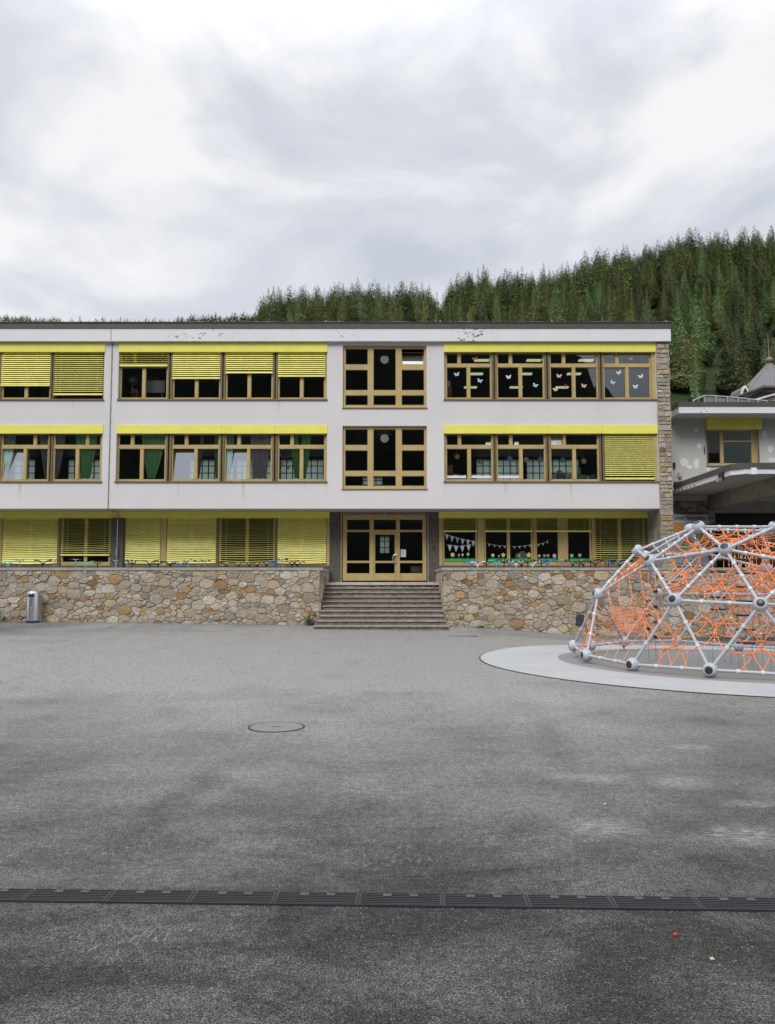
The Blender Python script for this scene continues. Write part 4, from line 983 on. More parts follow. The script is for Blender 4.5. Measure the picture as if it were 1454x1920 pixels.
flag_row([(913, 1019), (935, 1023), (952, 1024)], 3.5, 5, [W1, P1_, (.4, .6, .6), P1_], 'bunting', 'small bunting in the left half of the second ground floor window right of the door')
flag_row([(960, 1025), (980, 1024), (999, 1021)], 3.5, 5, [P1_, (.45, .5, .7), P1_, W1], 'bunting', 'small bunting in the right half of the second ground floor window right of the door')
flag_row([(1006, 1021), (1020, 1018), (1030, 1013)], 3.5, 5, [W1, W1, P1_], 'bunting', 'small bunting in the third ground floor window right of the door')
fl = [(849, 1040, (.72, .62, .12), 4, 'yellow', 'beside the door'), (861, 1040.5, (.6, .35, .4), 2.2, 'pink', 'beside the door'), (868, 1040, (.55, .5, .6), 2.3, 'lilac', 'beside the door'), (878, 1039, (.3, .6, .2), 3, 'green', 'beside the door'),
      (924.5, 1041, (.55, .65, .4), 3.3, 'pale green', 'in the second window right of the door'), (936, 1042.5, (.6, .25, .2), 2, 'small red', 'in the second window right of the door'), (944, 1040.5, (.72, .62, .12), 3.8, 'yellow', 'in the second window right of the door'), (992, 1040.5, (.72, .62, .12), 4.5, 'yellow', 'at the paper house'),
      (1011.5, 1042, (.65, .3, .3), 3, 'coral', 'left in the third window right of the door'), (1021, 1041.5, (.25, .35, .6), 2.6, 'blue', 'in the third window right of the door'), (1028, 1041.5, (.6, .2, .22), 3, 'red', 'in the third window right of the door'), (1040, 1042, (.7, .4, .5), 3.8, 'pink', 'right in the third window right of the door'),
      (1072.5, 1041.5, (.25, .6, .3), 3.4, 'green', 'in the fourth pane right of the door'), (1087.5, 1041, (.5, .4, .5), 3.2, 'mauve', 'in the fourth pane right of the door')]
for px, py, c, r_, cn, wh in fl:
    x, z = at(px, py, YG); rr = r_/F*DR; mb = MB()
    for k in range(5):
        t_ = k*1.2566+.3; cx_, cz = rr*.55*math.cos(t_), rr*.55*math.sin(t_)
        mb.prism([(cx_+rr*.48*math.cos(q), cz+rr*.48*math.sin(q)) for q in np.linspace(0, 2*math.pi, 9)[:-1]], -.004-.0006*k, .001)
    root = empty('paper_flower', (x, YG, z), label=f'{cn} paper flower {wh}, ground floor', cat='paper flower', group='paper flowers in the ground floor windows')
    mb.build('petals', varied('petal_paper', c, .7), root); MB().box(-.008, .008, .0015, .004, -.18, -rr*.5).build('stalk', GRN, root)
x0, z0 = at(967, 1049, YG); x1, z1 = at(990, 1039, YG); xm, zt = at(981, 1032.5, YG); o = MB().prism([(x0, z0), (x1, z0), (x1, z1), (xm, zt), (x0-.0, z1)], YG+.006, YG+.01).build('paper_house', PALE); tag(o, 'pale paper house in the ground floor window, with an orange door', 'paper house')
x, z = at(974, 1042, YG); MB().prism([(x-.05, z-.05), (x+.05, z-.05), (x+.05, z+.06), (x-.05, z+.06)], YG+.002, YG+.0055).build('door', varied('orange_paper', (.6, .35, .12), .7), o)

# ------------------------------------------------------------------ litter bin
bx, by = aX(61, 28.9, 1150), 28.95; bzg = gz(bx, by)
g = empty('litter_bin', (bx, by, bzg), label='tall stainless steel cylinder litter bin standing against the left stone wall', cat='litter bin')
MB().lathe([(.235, .07), (.235, 1.08), (.225, 1.12), (.19, 1.155), (.12, 1.175), (.0, 1.18)], 40).build('body', STEEL, g, smooth='auto')
MB().lathe([(.24, 0), (.24, .068)], 36).build('base', varied('dark_blue_base', (.03, .04, .09), .5), g, smooth='auto')
mb = MB(); K = 10
for i in range(K):
    t0, t1 = R(-118)+i*R(62)/K, R(-118)+(i+1)*R(62)/K; r = .2375
    mb.hexa([(r*math.cos(t0), r*math.sin(t0), .94), (r*math.cos(t1), r*math.sin(t1), .94), (.2*math.cos(t1), .2*math.sin(t1), .94), (.2*math.cos(t0), .2*math.sin(t0), .94),
             (r*math.cos(t0), r*math.sin(t0), 1.04), (r*math.cos(t1), r*math.sin(t1), 1.04), (.2*math.cos(t1), .2*math.sin(t1), 1.04), (.2*math.cos(t0), .2*math.sin(t0), 1.04)])
mb.build('slot', BLACK, g)
MB().box(-.2, -.13, .0, .06, 1.15, 1.22).build('lock_bracket', METAL, g); MB().box(.19, .26, .02, .2, .02, 1.02).build('mounting_rail', METAL, g)

# ------------------------------------------------------------------ kick scooters
def scooter(kind, c, idx):
    root = empty('kick_scooter', (0, 0, 0), cat='scooter')
    body = varied('scooter_paint', c, .4, .05); bar = varied('scooter_bar', c if kind != 'T' else (.55, .55, .57), .35, .05, metal=.0 if kind != 'T' else .8)
    MB().box(-.055, .055, -.30, .22, .075, .10).build('deck', body, root)
    for y in (-.36, .34):
        MB().lathe([(.02, -.018), (.055, -.016), (.06, 0), (.055, .016), (.02, .018)], 18, (0, y, .06), (1, 0, 0)).build('wheel', BLACK, root)
    H = .86 if kind == 'V' else .89
    MB().tube([(0, .34, .1), (0, .27, .32), (0, .26, H-(.13 if kind == 'V' else 0))], .019, 8).build('stem', bar, root)
    MB().box(-.03, .03, -.42, -.3, .122, .14).build('brake', bar, root); MB().box(-.03, .03, .2, .3, .101, .16).build('bracket', bar, root)
    hb = MB()
    if kind == 'V':
        hb.tube([(0, .26, H-.15), (-.12, .26, H-.03), (-.2, .26, H)], .02, 6); hb.tube([(0, .26, H-.15), (.12, .26, H-.03), (.2, .26, H)], .02, 6); hb.box(-.055, .055, .245, .275, H-.17, H-.10)
        gr = ((-.2, -.32, -.015), (.2, .32, -.015))
    elif kind == 'U':
        hb.tube([(0, .26, H-.12)]+[(-.14*math.sin(t), .26, H-.06-.06*math.cos(t)) for t in np.linspace(.3, 2.4, 8)]+[(-.2, .26, H-.01)], .019, 6)
        hb.tube([(0, .26, H-.12)]+[(.14*math.sin(t), .26, H-.06-.06*math.cos(t)) for t in np.linspace(.3, 2.4, 8)]+[(.2, .26, H-.01)], .019, 6)
        gr = ((-.2, -.3, -.03), (.2, .3, -.03))
    else:
        hb.tube([(-.1, .26, H), (.1, .26, H)], .013, 6); hb.box(-.03, .03, .24, .28, H-.03, H+.012); gr = ((-.1, -.21, .006), (.1, .21, -.006))
    hb.build('handlebar', bar, root)
    for a, b, dz in gr: MB().tube([(a, .26, H if kind != 'U' else H-.01), (b, .24, H+dz)], .022, 7).build('grip', BLACK if kind != 'V' or sum(c) < .3 else body, root)
    return root
TEAL, BLK, WHT, BLU, SIL, RED, ORG = (.03, .48, .45), (.015, .015, .017), (.7, .7, .7), (.02, .17, .55), (.5, .5, .52), (.45, .05, .06), (.65, .14, .05)
CN = {TEAL: 'teal', BLK: 'black', WHT: 'white', BLU: 'blue', SIL: 'silver', RED: 'dark red', ORG: 'orange'}
LS = [(16, 'V', TEAL), (37, 'T', SIL), (80, 'V', BLK), (101, 'T', SIL), (142, 'T', SIL), (162, 'V', TEAL), (182, 'U', BLK), (216, 'T', BLK), (237, 'T', SIL), (249, 'U', BLK), (282, 'V', BLK), (298, 'U', BLK), (320, 'V', BLK), (337, 'V', BLU), (354, 'T', BLK), (372, 'T', WHT), (384, 'T', SIL), (424, 'V', BLK), (448, 'V', BLK), (468, 'V', BLK), (484, 'V', BLK), (500, 'V', BLK), (513, 'V', BLU), (532, 'T', SIL), (549, 'V', BLK), (558, 'V', BLK)]
RS = [(886, 'V', BLU), (897, 'V', WHT), (911, 'U', BLK), (931, 'V', TEAL), (945, 'U', BLK), (956, 'V', BLU), (967, 'V', WHT), (979, 'V', BLK), (991, 'U', BLK), (1000, 'V', WHT), (1016, 'U', BLK), (1027, 'V', BLU), (1053, 'T', RED), (1073, 'V', BLK), (1086, 'U', BLK), (1095, 'V', BLK), (1108, 'U', BLK), (1117, 'V', BLK), (1131, 'V', ORG), (1142, 'U', BLK), (1151, 'V', BLU), (1163, 'V', BLK), (1175, 'V', BLK)]
protos = {}; KN = {'V': 'stunt', 'T': 'folding', 'U': 'curved bar'}
for side, lst in (('left', LS), ('right', RS)):
    o_list = sorted(lst, key=lambda t: -t[0] if side == 'left' else t[0])
    for i, (px, k, c) in enumerate(o_list):
        if (k, c) not in protos: s = protos[(k, c)] = scooter(k, c, i)
        else: s = copy_tree(protos[(k, c)])
        r = random.Random(px); Y = 30.45 + r.uniform(-.2, .35); X = aX(px, Y, 1055); rz = r.uniform(-.45, .45)
        s.location = (X + .26*math.sin(rz), Y-.26*math.cos(rz), TF); s.rotation_euler = (0, r.uniform(-.05, .05), rz)
        sc_ = r.uniform(.95, 1.05)*(1.06 if px in (142, 532, 1053) else 1); s.scale = (sc_, sc_, sc_)
        s['label'] = f"{CN[c]} {KN[k]} scooter parked behind the {side} stone wall, {ordn[i]} from the steps"; s['group'] = f'scooters parked behind the {side} stone wall'

# ------------------------------------------------------------------ annex on the right
AY = 34.2; XA1 = 24.0
ann = empty('annex_building', (sx1+3, AY, 0), label='low grey rendered annex with a flat canopy to the right of the school', cat='building'); AO = Vector(ann.location)
def ap(mb, name, mat, parent=None, **k):
    mb.v = [(x-AO.x, y-AO.y, z) for x, y, z in mb.v]
    return mb.build(name, mat, parent or ann, **k)
ax0 = sx1+.01
awx0, awx1 = aX(1327, AY, 840), aX(1421, AY, 840); awz0, awz1 = aZ(872, AY), aZ(783, AY)
opx = aX(1341, AY, 1000); ARB = aZ(783.5, AY)
LT = aZ(961, AY)
STX1 = aX(1340, AY, 950)
ap(holed_wall(MB(), ax0, XA1, 5.35, ARB+.02, [(awx0, awx1, awz0, awz1-.05)], AY, AY+.3), 'wall', GREYW)
ap(MB().box(ax0, STX1, AY-.04, AY+.3, 0, 5.345), 'stone_pier', STONE)
ap(MB().box(STX1+.003, XA1, AY, AY+.3, LT, 5.345), 'lintel', CONC)
# roof
fy = 33.0; rz0, rz1, rz2 = aZ(774.5, fy), aZ(762, fy), aZ(753.8, fy); rx0 = aX(1273.3, fy, 765)
ap(MB().box(rx0, XA1, fy, AY+9, rz0, rz1), 'roof_fascia', FASC); ap(MB().box(rx0-.03, XA1, fy-.03, AY+9, rz1+.002, rz2), 'roof_flashing', BROWN)
ap(MB().box(rx0-.9, rx0-.003, AY-.4, AY+9, rz0, rz1), 'roof_fascia', FASC)
# window with its box
ap(MB().box(aX(1323, AY, 790), aX(1424.5, AY, 790), AY-.22, AY+.1, aZ(804.5, AY-.2), ARB+.018), 'blind_box', YEL)
fr = MB(); z0, z1 = awz0+.01, aZ(803, AY); wx = [aX(v, AY, 840) for v in (1329.5, 1352, 1358.5, 1411, 1416)]
Y = AY+.1
fr.box(awx0, wx[0], Y, Y+.08, z0, z1); fr.box(wx[3], awx1, Y, Y+.08, z0, z1); fr.box(wx[0], wx[3], Y+.002, Y+.078, z0, z0+.09); fr.box(wx[0], wx[3], Y+.002, Y+.078, z1-.05, z1); fr.box(wx[1], wx[2], Y-.01, Y+.077, z0+.091, z1-.051)
fr.box(wx[2], wx[3], Y, Y+.07, aZ(828, AY), aZ(825, AY))
wo = ap(fr, 'window', TAN); ap(MB().quad((awx0, Y+.05, z0), (awx1, Y+.05, z0), (awx1, Y+.05, z1), (awx0, Y+.05, z1)), 'pane', GLASS, wo)
ap(MB().box(wx[2]+.02, wx[3]-.02, Y+.0505, Y+.065, z0+.09, aZ(829, AY)), 'roller_blind', varied('pale_blue_blind', (.40, .50, .51), .8, .1, 6), wo)
ap(MB().box(awx0-.05, awx0-.005, AY-.05, AY-.002, z0, z1).box(awx1+.005, awx1+.05, AY-.05, AY-.002, z0, z1), 'guide_rail', TAND)
ap(MB().box(awx0-.08, awx1+.08, AY-.06, AY-.001, awz0-.05, awz0-.004), 'sill', CONC)
# repaired render patches
PATCH = varied('fresh_filler', (.72, .73, .76), .8, .05)
for i, (px, py, w_, h_) in enumerate(((1283, 866, 9, 9), (1306, 870, 6, 12), (1328, 878, 5, 7), (1312, 836, 5, 6), (1306, 806, 4, 5), (1445, 842, 6, 8), (1434, 815, 5, 9), (1448, 862, 9, 5), (1293, 875, 8, 5))):
    x, z = at(px, py, AY); r = random.Random(i); ww, hh = w_/F*AY, h_/F*AY
    ap(MB().prism([(x+ww*math.cos(t)*r.uniform(.7, 1), z+hh*math.sin(t)*r.uniform(.7, 1)) for t in np.linspace(0, 2*math.pi, 13)[:-1]], AY-.003, AY+.01), 'filler_patch', PATCH)
# wall lamp, fixings
x, z = at(1274, 892, AY); ap(MB().lathe([(.06, 0), (.08, .05), (.08, .22), (.04, .28)], 12, (x, AY-.1, z-.1)).box(x-.03, x+.03, AY-.08, AY-.002, z-.02, z+.04), 'wall_lamp', CONCL)
x, z = at(1263.5, 872, AY); ap(MB().box(x-.04, x+.04, AY-.12, AY-.002, z-.14, z+.1), 'camera_box', BLACK)
x, z = at(1321, 844, AY); ap(MB().box(x-.02, x+.02, AY-.03, AY-.002, z-.18, z+.16), 'vent_slot', BLACK)
# band at the base of the render
ap(MB().box(ax0, aX(1330, AY, 905), AY-.03, AY-.002, aZ(915, AY), aZ(903, AY)), 'flashing_band', BROWN)
# canopy
cy0 = 27.5; cx0 = 12.45; cz2 = aZ(868, cy0); cz1 = aZ(878.5, cy0); cz0 = aZ(888.5, cy0)
def slab(mb, x0, z0, z1, dy=0, ch=.35):
    P = [(x0+ch, cy0-dy), (XA1, cy0-dy), (XA1, AY-.003), (x0, AY-.003), (x0, cy0+ch-dy)]
    n = len(P); b = len(mb.v); mb.v += [(x, y, z0) for x, y in P] + [(x, y, z1) for x, y in P]
    mb.f.append(tuple(b+i for i in reversed(range(n)))); mb.f.append(tuple(b+n+i for i in range(n))); mb.mi += [mb.cur]*2
    for i in range(n): j = (i+1) % n; mb.f.append((b+i, b+j, b+n+j, b+n+i)); mb.mi.append(mb.cur)
    return mb
can = ap(slab(MB(), cx0, cz0+.004, cz1), 'canopy', FASC); 
mb = slab(MB(), cx0+.06, cz0-.012, cz0+.002, -.06); mb.v = mb.v; ap(mb, 'canopy_soffit', SOFF)
ap(slab(MB(), cx0-.04, cz1+.002, cz2, .04), 'canopy_flashing', BROWN)
bxm = aX(1327, AY, 940); ap(MB().box(bxm, bxm+.42, cy0+.45, AY-.05, aZ(955.5, AY), cz0-.015), 'canopy_beam', BEAM)
ap(MB().box(XA1-3, XA1-2.6, cy0+.5, cy0+.9, 0, cz0-.015), 'canopy_post', BEAM)
# broken paint at the canopy edge
mb = MB(); r = random.Random(3)
for i in range(7):
    y = AY-.6-i*.42; z = cz0+.12; s = .16
    mb.hexa([(cx0-.006, y+a, z+b) for a, b in ((0, -.08), (s, -.1), (s*.8, -.05), (.02, -.03))]+[(cx0+.01, y+a, z+b) for a, b in ((0, -.08), (s, -.1), (s*.8, -.05), (.02, -.03))])
ap(mb, 'flaked_paint', BROWN)
x_, z_ = cx0+.12, (cz0+cz1)/2
ap(MB().box(cx0-.07, cx0-.01, 28.35, 28.75, cz0-.12, cz0+.18), 'floodlight', BLACK); ap(MB().box(cx0-.18, cx0-.072, 28.4, 28.7, cz0-.15, cz0-.02), 'floodlight_visor', METAL)
ap(MB().box(13.0, 13.2, cy0-.09, cy0-.003, cz0-.02, cz1+.02), 'junction_box', PAPER)
# recess under the canopy
ap(MB().box(STX1+.003, XA1, AY+5.5, AY+5.7, 1.2, LT), 'recess_wall', ROOMW); ap(MB().box(STX1-.2, XA1, AY+.31, AY+5.49, LT+.002, LT+.2), 'recess_ceiling', ROOMF); ap(MB().box(STX1-.4, STX1-.21, AY+.31, AY+5.49, 1.2, LT), 'recess_side', ROOMW)
ap(MB().box(STX1+.003, XA1, AY+2.0, AY+2.15, aZ(985, AY+2), LT), 'inner_beam', DARKR)
CREAM = varied('cream_panel', (.62, .56, .42), .7, .06, 2)
for a, b in ((1364, 1416), (1421, 1490)):
    x0, x1 = aX(a, AY+1.2, 1030), aX(b, AY+1.2, 1030); pn = ap(MB().box(x0, x1, AY+1.2, AY+1.26, aZ(1058, AY+1.2), aZ(996, AY+1.2)), 'cream_panel', CREAM)
mb = MB()
for i in range(34): x = aX(1346+i*4.2, AY+.5, 1050); mb.box(x-.013, x+.013, AY+.5, AY+.53, 1.75, aZ(1038, AY+.5))
mb.box(STX1, XA1-4, AY+.49, AY+.54, aZ(1038, AY+.5), aZ(1035.5, AY+.5)); ap(mb, 'railing', BLACK)
ap(MB().box(STX1-.4, XA1, WY+.43, AY+5.49, 1.15, TF-.003), 'porch_floor', CONC)
# roof-top row of panels
px_ = [(1300, 751, 37.2), (1321, 742, 41), (1342, 742.5, 41), (1364, 744, 41), (1384, 746, 41), (1403, 748, 41), (1421, 750, 41), (1438, 751.5, 41)]
g = empty('rooftop_railing', (aX(1365, 41, 745), 41, rz2), label='low galvanised railing with grey panels on the annex roof', cat='railing'); GO = g.location.copy()
pts = []
for px, py, Y in px_: x, z = at(px, py, Y); pts.append(Vector((x, Y, z))-GO)
MB().tube(pts, .035, 6).build('top_rail', METAL, g)
for p in pts: MB().box(p.x-.04, p.x+.04, p.y-.04, p.y+.04, -.05, p.z).build('post', METAL, g)
for a, b in zip(pts[1:], pts[2:]):
    MB().hexa([(a.x+.08, a.y, .05), (b.x-.08, b.y, .05), (b.x-.08, b.y+.02, .05), (a.x+.08, a.y+.02, .05), (a.x+.08, a.y, a.z-.08), (b.x-.08, b.y, b.z-.08), (b.x-.08, b.y+.02, b.z-.08), (a.x+.08, a.y+.02, a.z-.08)]).build('panel', varied('smoked_panel', (.22, .20, .19), .4, .1), g)

# turreted house behind
TY = 60.0
hx, hz = at(1443, 679, TY); g = empty('turret_house', (hx, TY, 0), label='house with a steep grey slate pyramid roof and finial behind the annex', cat='house')
s = 4.2; ze = aZ(755, TY-3); 
mb = MB(); apx = (0, 0, hz); N8 = 8
rg = [(s*math.cos(2*math.pi*k/N8+.39), s*math.sin(2*math.pi*k/N8+.39), ze-.4) for k in range(N8)]
for k in range(N8): mb.tri(rg[k], rg[(k+1) % N8], apx)
rf = mb.build('roof', SLATE, g)
mb = MB()
for k in range(N8): mb.tube([rg[k], apx], .05, 5)
mb.build('ridge_caps', varied('lead', (.2, .2, .21), .5), rf)
MB().ball((0, 0, hz+.15), .26, 14, 10).tube([(0, 0, hz-.1), (0, 0, hz+.2)], .1, 8).build('finial_ball', varied('copper_red', (.22, .13, .11), .5), rf, smooth=True)
MB().tube([(0, 0, hz+.3), (-.06, 0, hz+2.2)], [.055, .025], 6).build('finial_rod', varied('rusty_rod', (.25, .14, .12), .6), rf)
MB().lathe([(s-.4, 0), (s-.4, ze-.35)], 8).build('wall', GREYW, g)
# dormer
dx, dz = at(1397, 731, TY-1.7); dx -= hx
arch = [(a_*.5, b_*.5) for a_, b_ in [(-.62, -.7), (-.5, .05), (-.25, .5), (0, .7), (.25, .5), (.5, .05), (.62, -.7)]]
d = MB().prism([(dx+a, dz+b) for a, b in arch][::-1], -1.75, -1.62).build('dormer', varied('white_trim', (.7, .7, .7), .7), g)
MB().prism([(dx+a*.96, dz+b*.96) for a, b in arch][::-1], -1.615, .3).build('dormer_body', SLATE, d)
MB().prism([(dx+a*.55, dz-.1+b*.6) for a, b in arch][::-1], -1.78, -1.755).build('dormer_window', BLACK, d)
MB().prism([(dx+.05, dz+.38), (dx+.15, dz+.28), (dx+.3, dz+.1), (dx+.42, dz+.32)], -1.7, -.6).build('dormer_tiles', varied('red_tile', (.32, .12, .09), .7), d)
# lower wing roof in front with pale gable boards
WYg = 50.0
g = empty('side_house', (aX(1440, WYg, 740), WYg, 0), label='house wing with a brown tiled roof edge and cream gable in front of the turret', cat='house'); hx2 = g.location.x
def q(px, py): x, z = at(px, py, WYg); return (x-hx2, z)
MB().prism([q(1384, 752), q(1384, 746), q(1425, 729), q(1500, 732), q(1500, 752)], 0, 5).build('wall', varied('cream_wall', (.55, .52, .42), .8), g)
MB().prism([q(1378, 747), q(1380, 744), q(1425, 726), q(1500, 729), q(1500, 732), q(1426, 730)], -.5, 5.2).build('roof', varied('brown_tiles', (.12, .10, .09), .7, .3, 5), g)
MB().prism([q(1400, 747), q(1424, 736), q(1454, 737), q(1430, 748)], -.1, -.004).build('window', BLACK, g)
MB().prism([q(1405, 752), q(1454, 738), q(1454, 741), q(1416, 752)], -.3, -.11).build('gable_board', PAPER, g)

# notice board
SY = 33.75; g = empty('notice_board', (aX(1294, SY, 1000), SY, TF), label='grey playground notice board with coloured pictures on the stone wall right of the school', cat='notice board'); NX = g.location.x
def q2(px, py): x, z = at(px, py, SY); return x-NX, z-TF
def rect(a, b, c, d, y0, y1): x0, z1 = q2(a, b); x1, z0 = q2(c, d); return MB().box(x0, x1, y0, y1, z0, z1)
rect(1257.5, 964.5, 1330, 1062, -.02, .03).build('board', varied('grey_board', (.40, .43, .45), .5, .05), g)
rect(1257.5, 977, 1330, 978.8, -.026, -.021).build('white_band', PAPER, g)
for a, b, c, d_, cc in ((1263.5, 981, 1281, 997, (.72, .32, .06)), (1285, 981, 1303, 997, (.35, .5, .62)), (1306, 981, 1325, 997, (.45, .5, .52)), (1266, 1017, 1276, 1030, (.5, .35, .6)), (1307, 1006, 1326, 1015, (.62, .55, .03)), (1300, 1020, 1326, 1034, (.45, .46, .46))):
    rect(a, b, c, d_, -.027, -.0215).build('picture', varied('picture_print', cc, .5), g)
p = [q2(*v) for v in ((1281, 1018), (1288, 1005), (1300, 1018))]; MB().prism(p, -.027, -.0215).build('picture', varied('picture_red', (.6, .03, .04), .5), g)
p = [q2(*v) for v in ((1275, 1028), (1279, 1018), (1293, 1024), (1288, 1031))]; MB().prism(p, -.027, -.0215).build('picture', varied('picture_green', (.02, .35, .12), .5), g)
mb = MB(); r = random.Random(5)
for i in range(26): a, b = q2(r.uniform(1260, 1326), r.uniform(1043, 1058)); mb.box(a-.03, a+.03, -.026, -.0212, b-.02, b+.02)
mb.build('small_drawings', BLACK, g)
for px in (1262, 1325): x, _ = q2(px, 1000); MB().box(x-.03, x+.03, -.0, .05, 0, q2(px, 1062)[1]-.001).build('post', METAL, g)
cu = bpy.data.curves.new('lettering', 'FONT'); cu.body = "Unser Pausenplatz"; cu.size = .235; cu.extrude = .001; cu.offset = .002; cu.align_x = 'CENTER'; cu.align_y = 'CENTER'
cu.materials.append(BLACK); o_t = bpy.data.objects.new('lettering_curve', cu); COL.objects.link(o_t); bpy.context.view_layer.update()
me_t = bpy.data.meshes.new_from_object(o_t.evaluated_get(bpy.context.evaluated_depsgraph_get())); bpy.data.objects.remove(o_t)
if not me_t.materials: me_t.materials.append(BLACK)
o = bpy.data.objects.new('lettering', me_t); COL.objects.link(o); setp(o, g)
a, b = q2(1294, 971); o.location = (a, -.026, b); o.rotation_euler = (R(90), 0, 0); o.scale = (.80, 1, 1)
# dark slate stone low in the right wall
x, z = at(1088, 1162, WY-.05); o = MB().hexa([(x-.15, WY-.10, z-.18), (x+.12, WY-.10, z-.20), (x+.16, WY-.0, z-.21), (x-.17, WY-.0, z-.20), (x-.12, WY-.10, z+.18), (x+.14, WY-.10, z+.20), (x+.16, WY-.0, z+.21), (x-.14, WY-.0, z+.2)]).build('slate_stone', varied('dark_slate', (.035, .04, .05), .5, .5, 9)); tag(o, 'dark slate stone set low in the right stone wall beside the dome', 'slate stone')

# weeds
LEAF = M('weed_leaf', (.06, .16, .03), .6); v = LEAF.coord(); LEAF.col(LEAF.mix(LEAF.rng(LEAF.noise(v, 8, 3), .35, .65), (.03, .09, .02), (.10, .22, .05))); LEAF = LEAF.m
def weed(px, py, Y, n, h, label, wd=.25):
    x, z = aX(px, Y, py), gz(aX(px, Y, py), Y); g = empty('weed_plant', (x, Y, z), label=label, cat='plant'); r = random.Random(int(px)); lf = MB(); stl = MB()
    for i in range(n):
        a = r.uniform(0, 6.28); l = h*r.uniform(.4, 1); ox, oy = r.uniform(-wd, wd)*.7, r.uniform(-.1, .08); tp = (ox+math.cos(a)*l*.35, oy+math.sin(a)*l*.25, l)
        stl.tube([(ox*.4, oy, 0), tp], .006, 4)
        for k in range(7):
            u = .25+.75*k/6; p = Vector((ox*.4+(tp[0]-ox*.4)*u, oy+(tp[1]-oy)*u, l*u)); b = r.uniform(0, 6.28); d = Vector((math.cos(b), math.sin(b), r.uniform(-.3, .6)))*r.uniform(.05, .11); s_ = Vector((-math.sin(b), math.cos(b), 0))*.025
            lf.quad(p, p+d*.5+s_, p+d, p+d*.5-s_)
    stl.build('stem', LEAF, g); lf.build('leaves', LEAF, g)
weed(579, 1172, 29.2, 16, .5, 'leafy green weed growing at the wall foot left of the steps')
weed(0, 1163, 29.2, 14, .3, 'green weed at the foot of the stone wall at the far left', .3)
weed(905, 1176, 29.25, 8, .1, 'low moss tuft at the foot of the right stone wall', .6)

# ------------------------------------------------------------------ climbing dome
ND = dict(A1=(4.25, 17.9, .26), A2=(4.18, 16.4, .17), A3=(4.70, 14.97, .12), A4=(5.73, 13.88, .14), A5=(7.3, 13.25, .1), A6=(8.8, 13.3, .08),
 B1=(4.95, 19.0, .17), B2=(6.13, 20.24, .17), B3=(7.67, 20.67, .17), B4=(9.2, 20.44, .04), B5=(10.5, 19.7, .03), R2=(11.4, 18.5, .03), R3=(11.65, 17.0, .03), R4=(11.2, 15.5, .05), R5=(10.2, 14.2, .06),
 C1=(4.62, 17.0, 1.43), C2=(5.37, 14.53, 1.35), C3=(6.57, 13.69, 1.30), C4=(7.07, 20.28, 1.42), C5=(8.6, 20.32, 1.40), C6=(8.4, 13.5, 1.3), C7=(10.3, 14.6, 1.35), C8=(11.3, 17.2, 1.4), C9=(10.4, 19.3, 1.4), C10=(5.15, 19.0, 1.43),
 D1=(5.59, 17.3, 2.41), D2=(5.42, 15.95, 2.13), D3=(6.35, 14.54, 2.31), D4=(7.43, 13.8, 2.02), D5=(8.0, 19.6, 2.45), D6=(9.4, 19.2, 2.05), D7=(9.3, 14.5, 2.3), D8=(10.6, 16.2, 2.3), D9=(6.3, 18.9, 2.35),
 E1=(6.43, 16.0, 2.84), E2=(8.0, 15.95, 2.84), E3=(7.2, 18.35, 2.97), E4=(9.1, 17.1, 2.9), E5=(8.95, 18.3, 2.92))
# put the nodes whose pixel is known exactly on their line of sight
PXN = dict(A1=(1076, 1210.8), A2=(1100.2, 1228.7), A3=(1186.6, 1246), A4=(1331.9, 1256.2), B2=(1170, 1203), B3=(1269, 1201), B4=(1385.5, 1211.6), C1=(1122, 1114.5), C2=(1265.3, 1125.8), C3=(1426, 1133.2), C4=(1234, 1112.6), C5=(1343, 1114), D1=(1195.7, 1032.2), D2=(1219.9, 1052), D3=(1359.9, 1030), E1=(1310.4, 988), E2=(1453, 988), E3=(1294, 992))
for k, (px, py) in PXN.items(): Y = ND[k][1]; x, z = at(px, py, Y); ND[k] = (x, Y, z)
ED = "A1-A2 A2-A3 A3-A4 A4-A5 A5-A6 A6-R5 R5-R4 R4-R3 R3-R2 R2-B5 B5-B4 B4-B3 B3-B2 B2-B1 B1-A1 C1-A1 C1-A2 C2-A3 C2-A4 C3-A4 C3-A5 C2-C3 C3-C6 C6-A5 C6-A6 C6-C7 C7-R5 C7-R4 C8-R3 C8-R2 C8-C9 C9-B5 C9-B4 C5-B4 C5-B3 C4-B3 C4-B2 C4-C5 C10-B1 C10-B2 C10-C1 C7-C8 C9-C5 D1-D2 D1-C1 D2-C1 D2-C2 D3-C2 D3-C3 D2-D3 D3-D4 D4-C3 D4-C6 D3-E1 D3-E2 D2-E1 D4-E2 D1-E3 D1-C10 E1-E2 D9-E3 D9-C4 D9-C10 E3-D5 D5-C4 D5-C5 D5-E5 D6-E5 D6-C5 D6-C9 D7-C6 D7-C7 D7-E2 D7-D4 D8-C7 D8-C8 D8-E4 D8-D7 E2-E4 E4-E5 E5-E3 D5-D6 D9-D1 D9-D5".split()
dome = empty('climbing_dome', (CX, CY, gz(CX, CY)), label='silver steel tube climbing dome with orange rope nets at the right of the yard', cat='climbing dome'); DO = Vector(dome.location)
P3 = {k: Vector(v)-DO for k, v in ND.items()}; CEN = Vector((0, 0, .2))
CLAMP = varied('clamp_metal', (.55, .57, .60), .35, .05)
CAPB = varied('black_cap', (.02, .02, .024), .35, .2)
BR = .132; clampm = {}
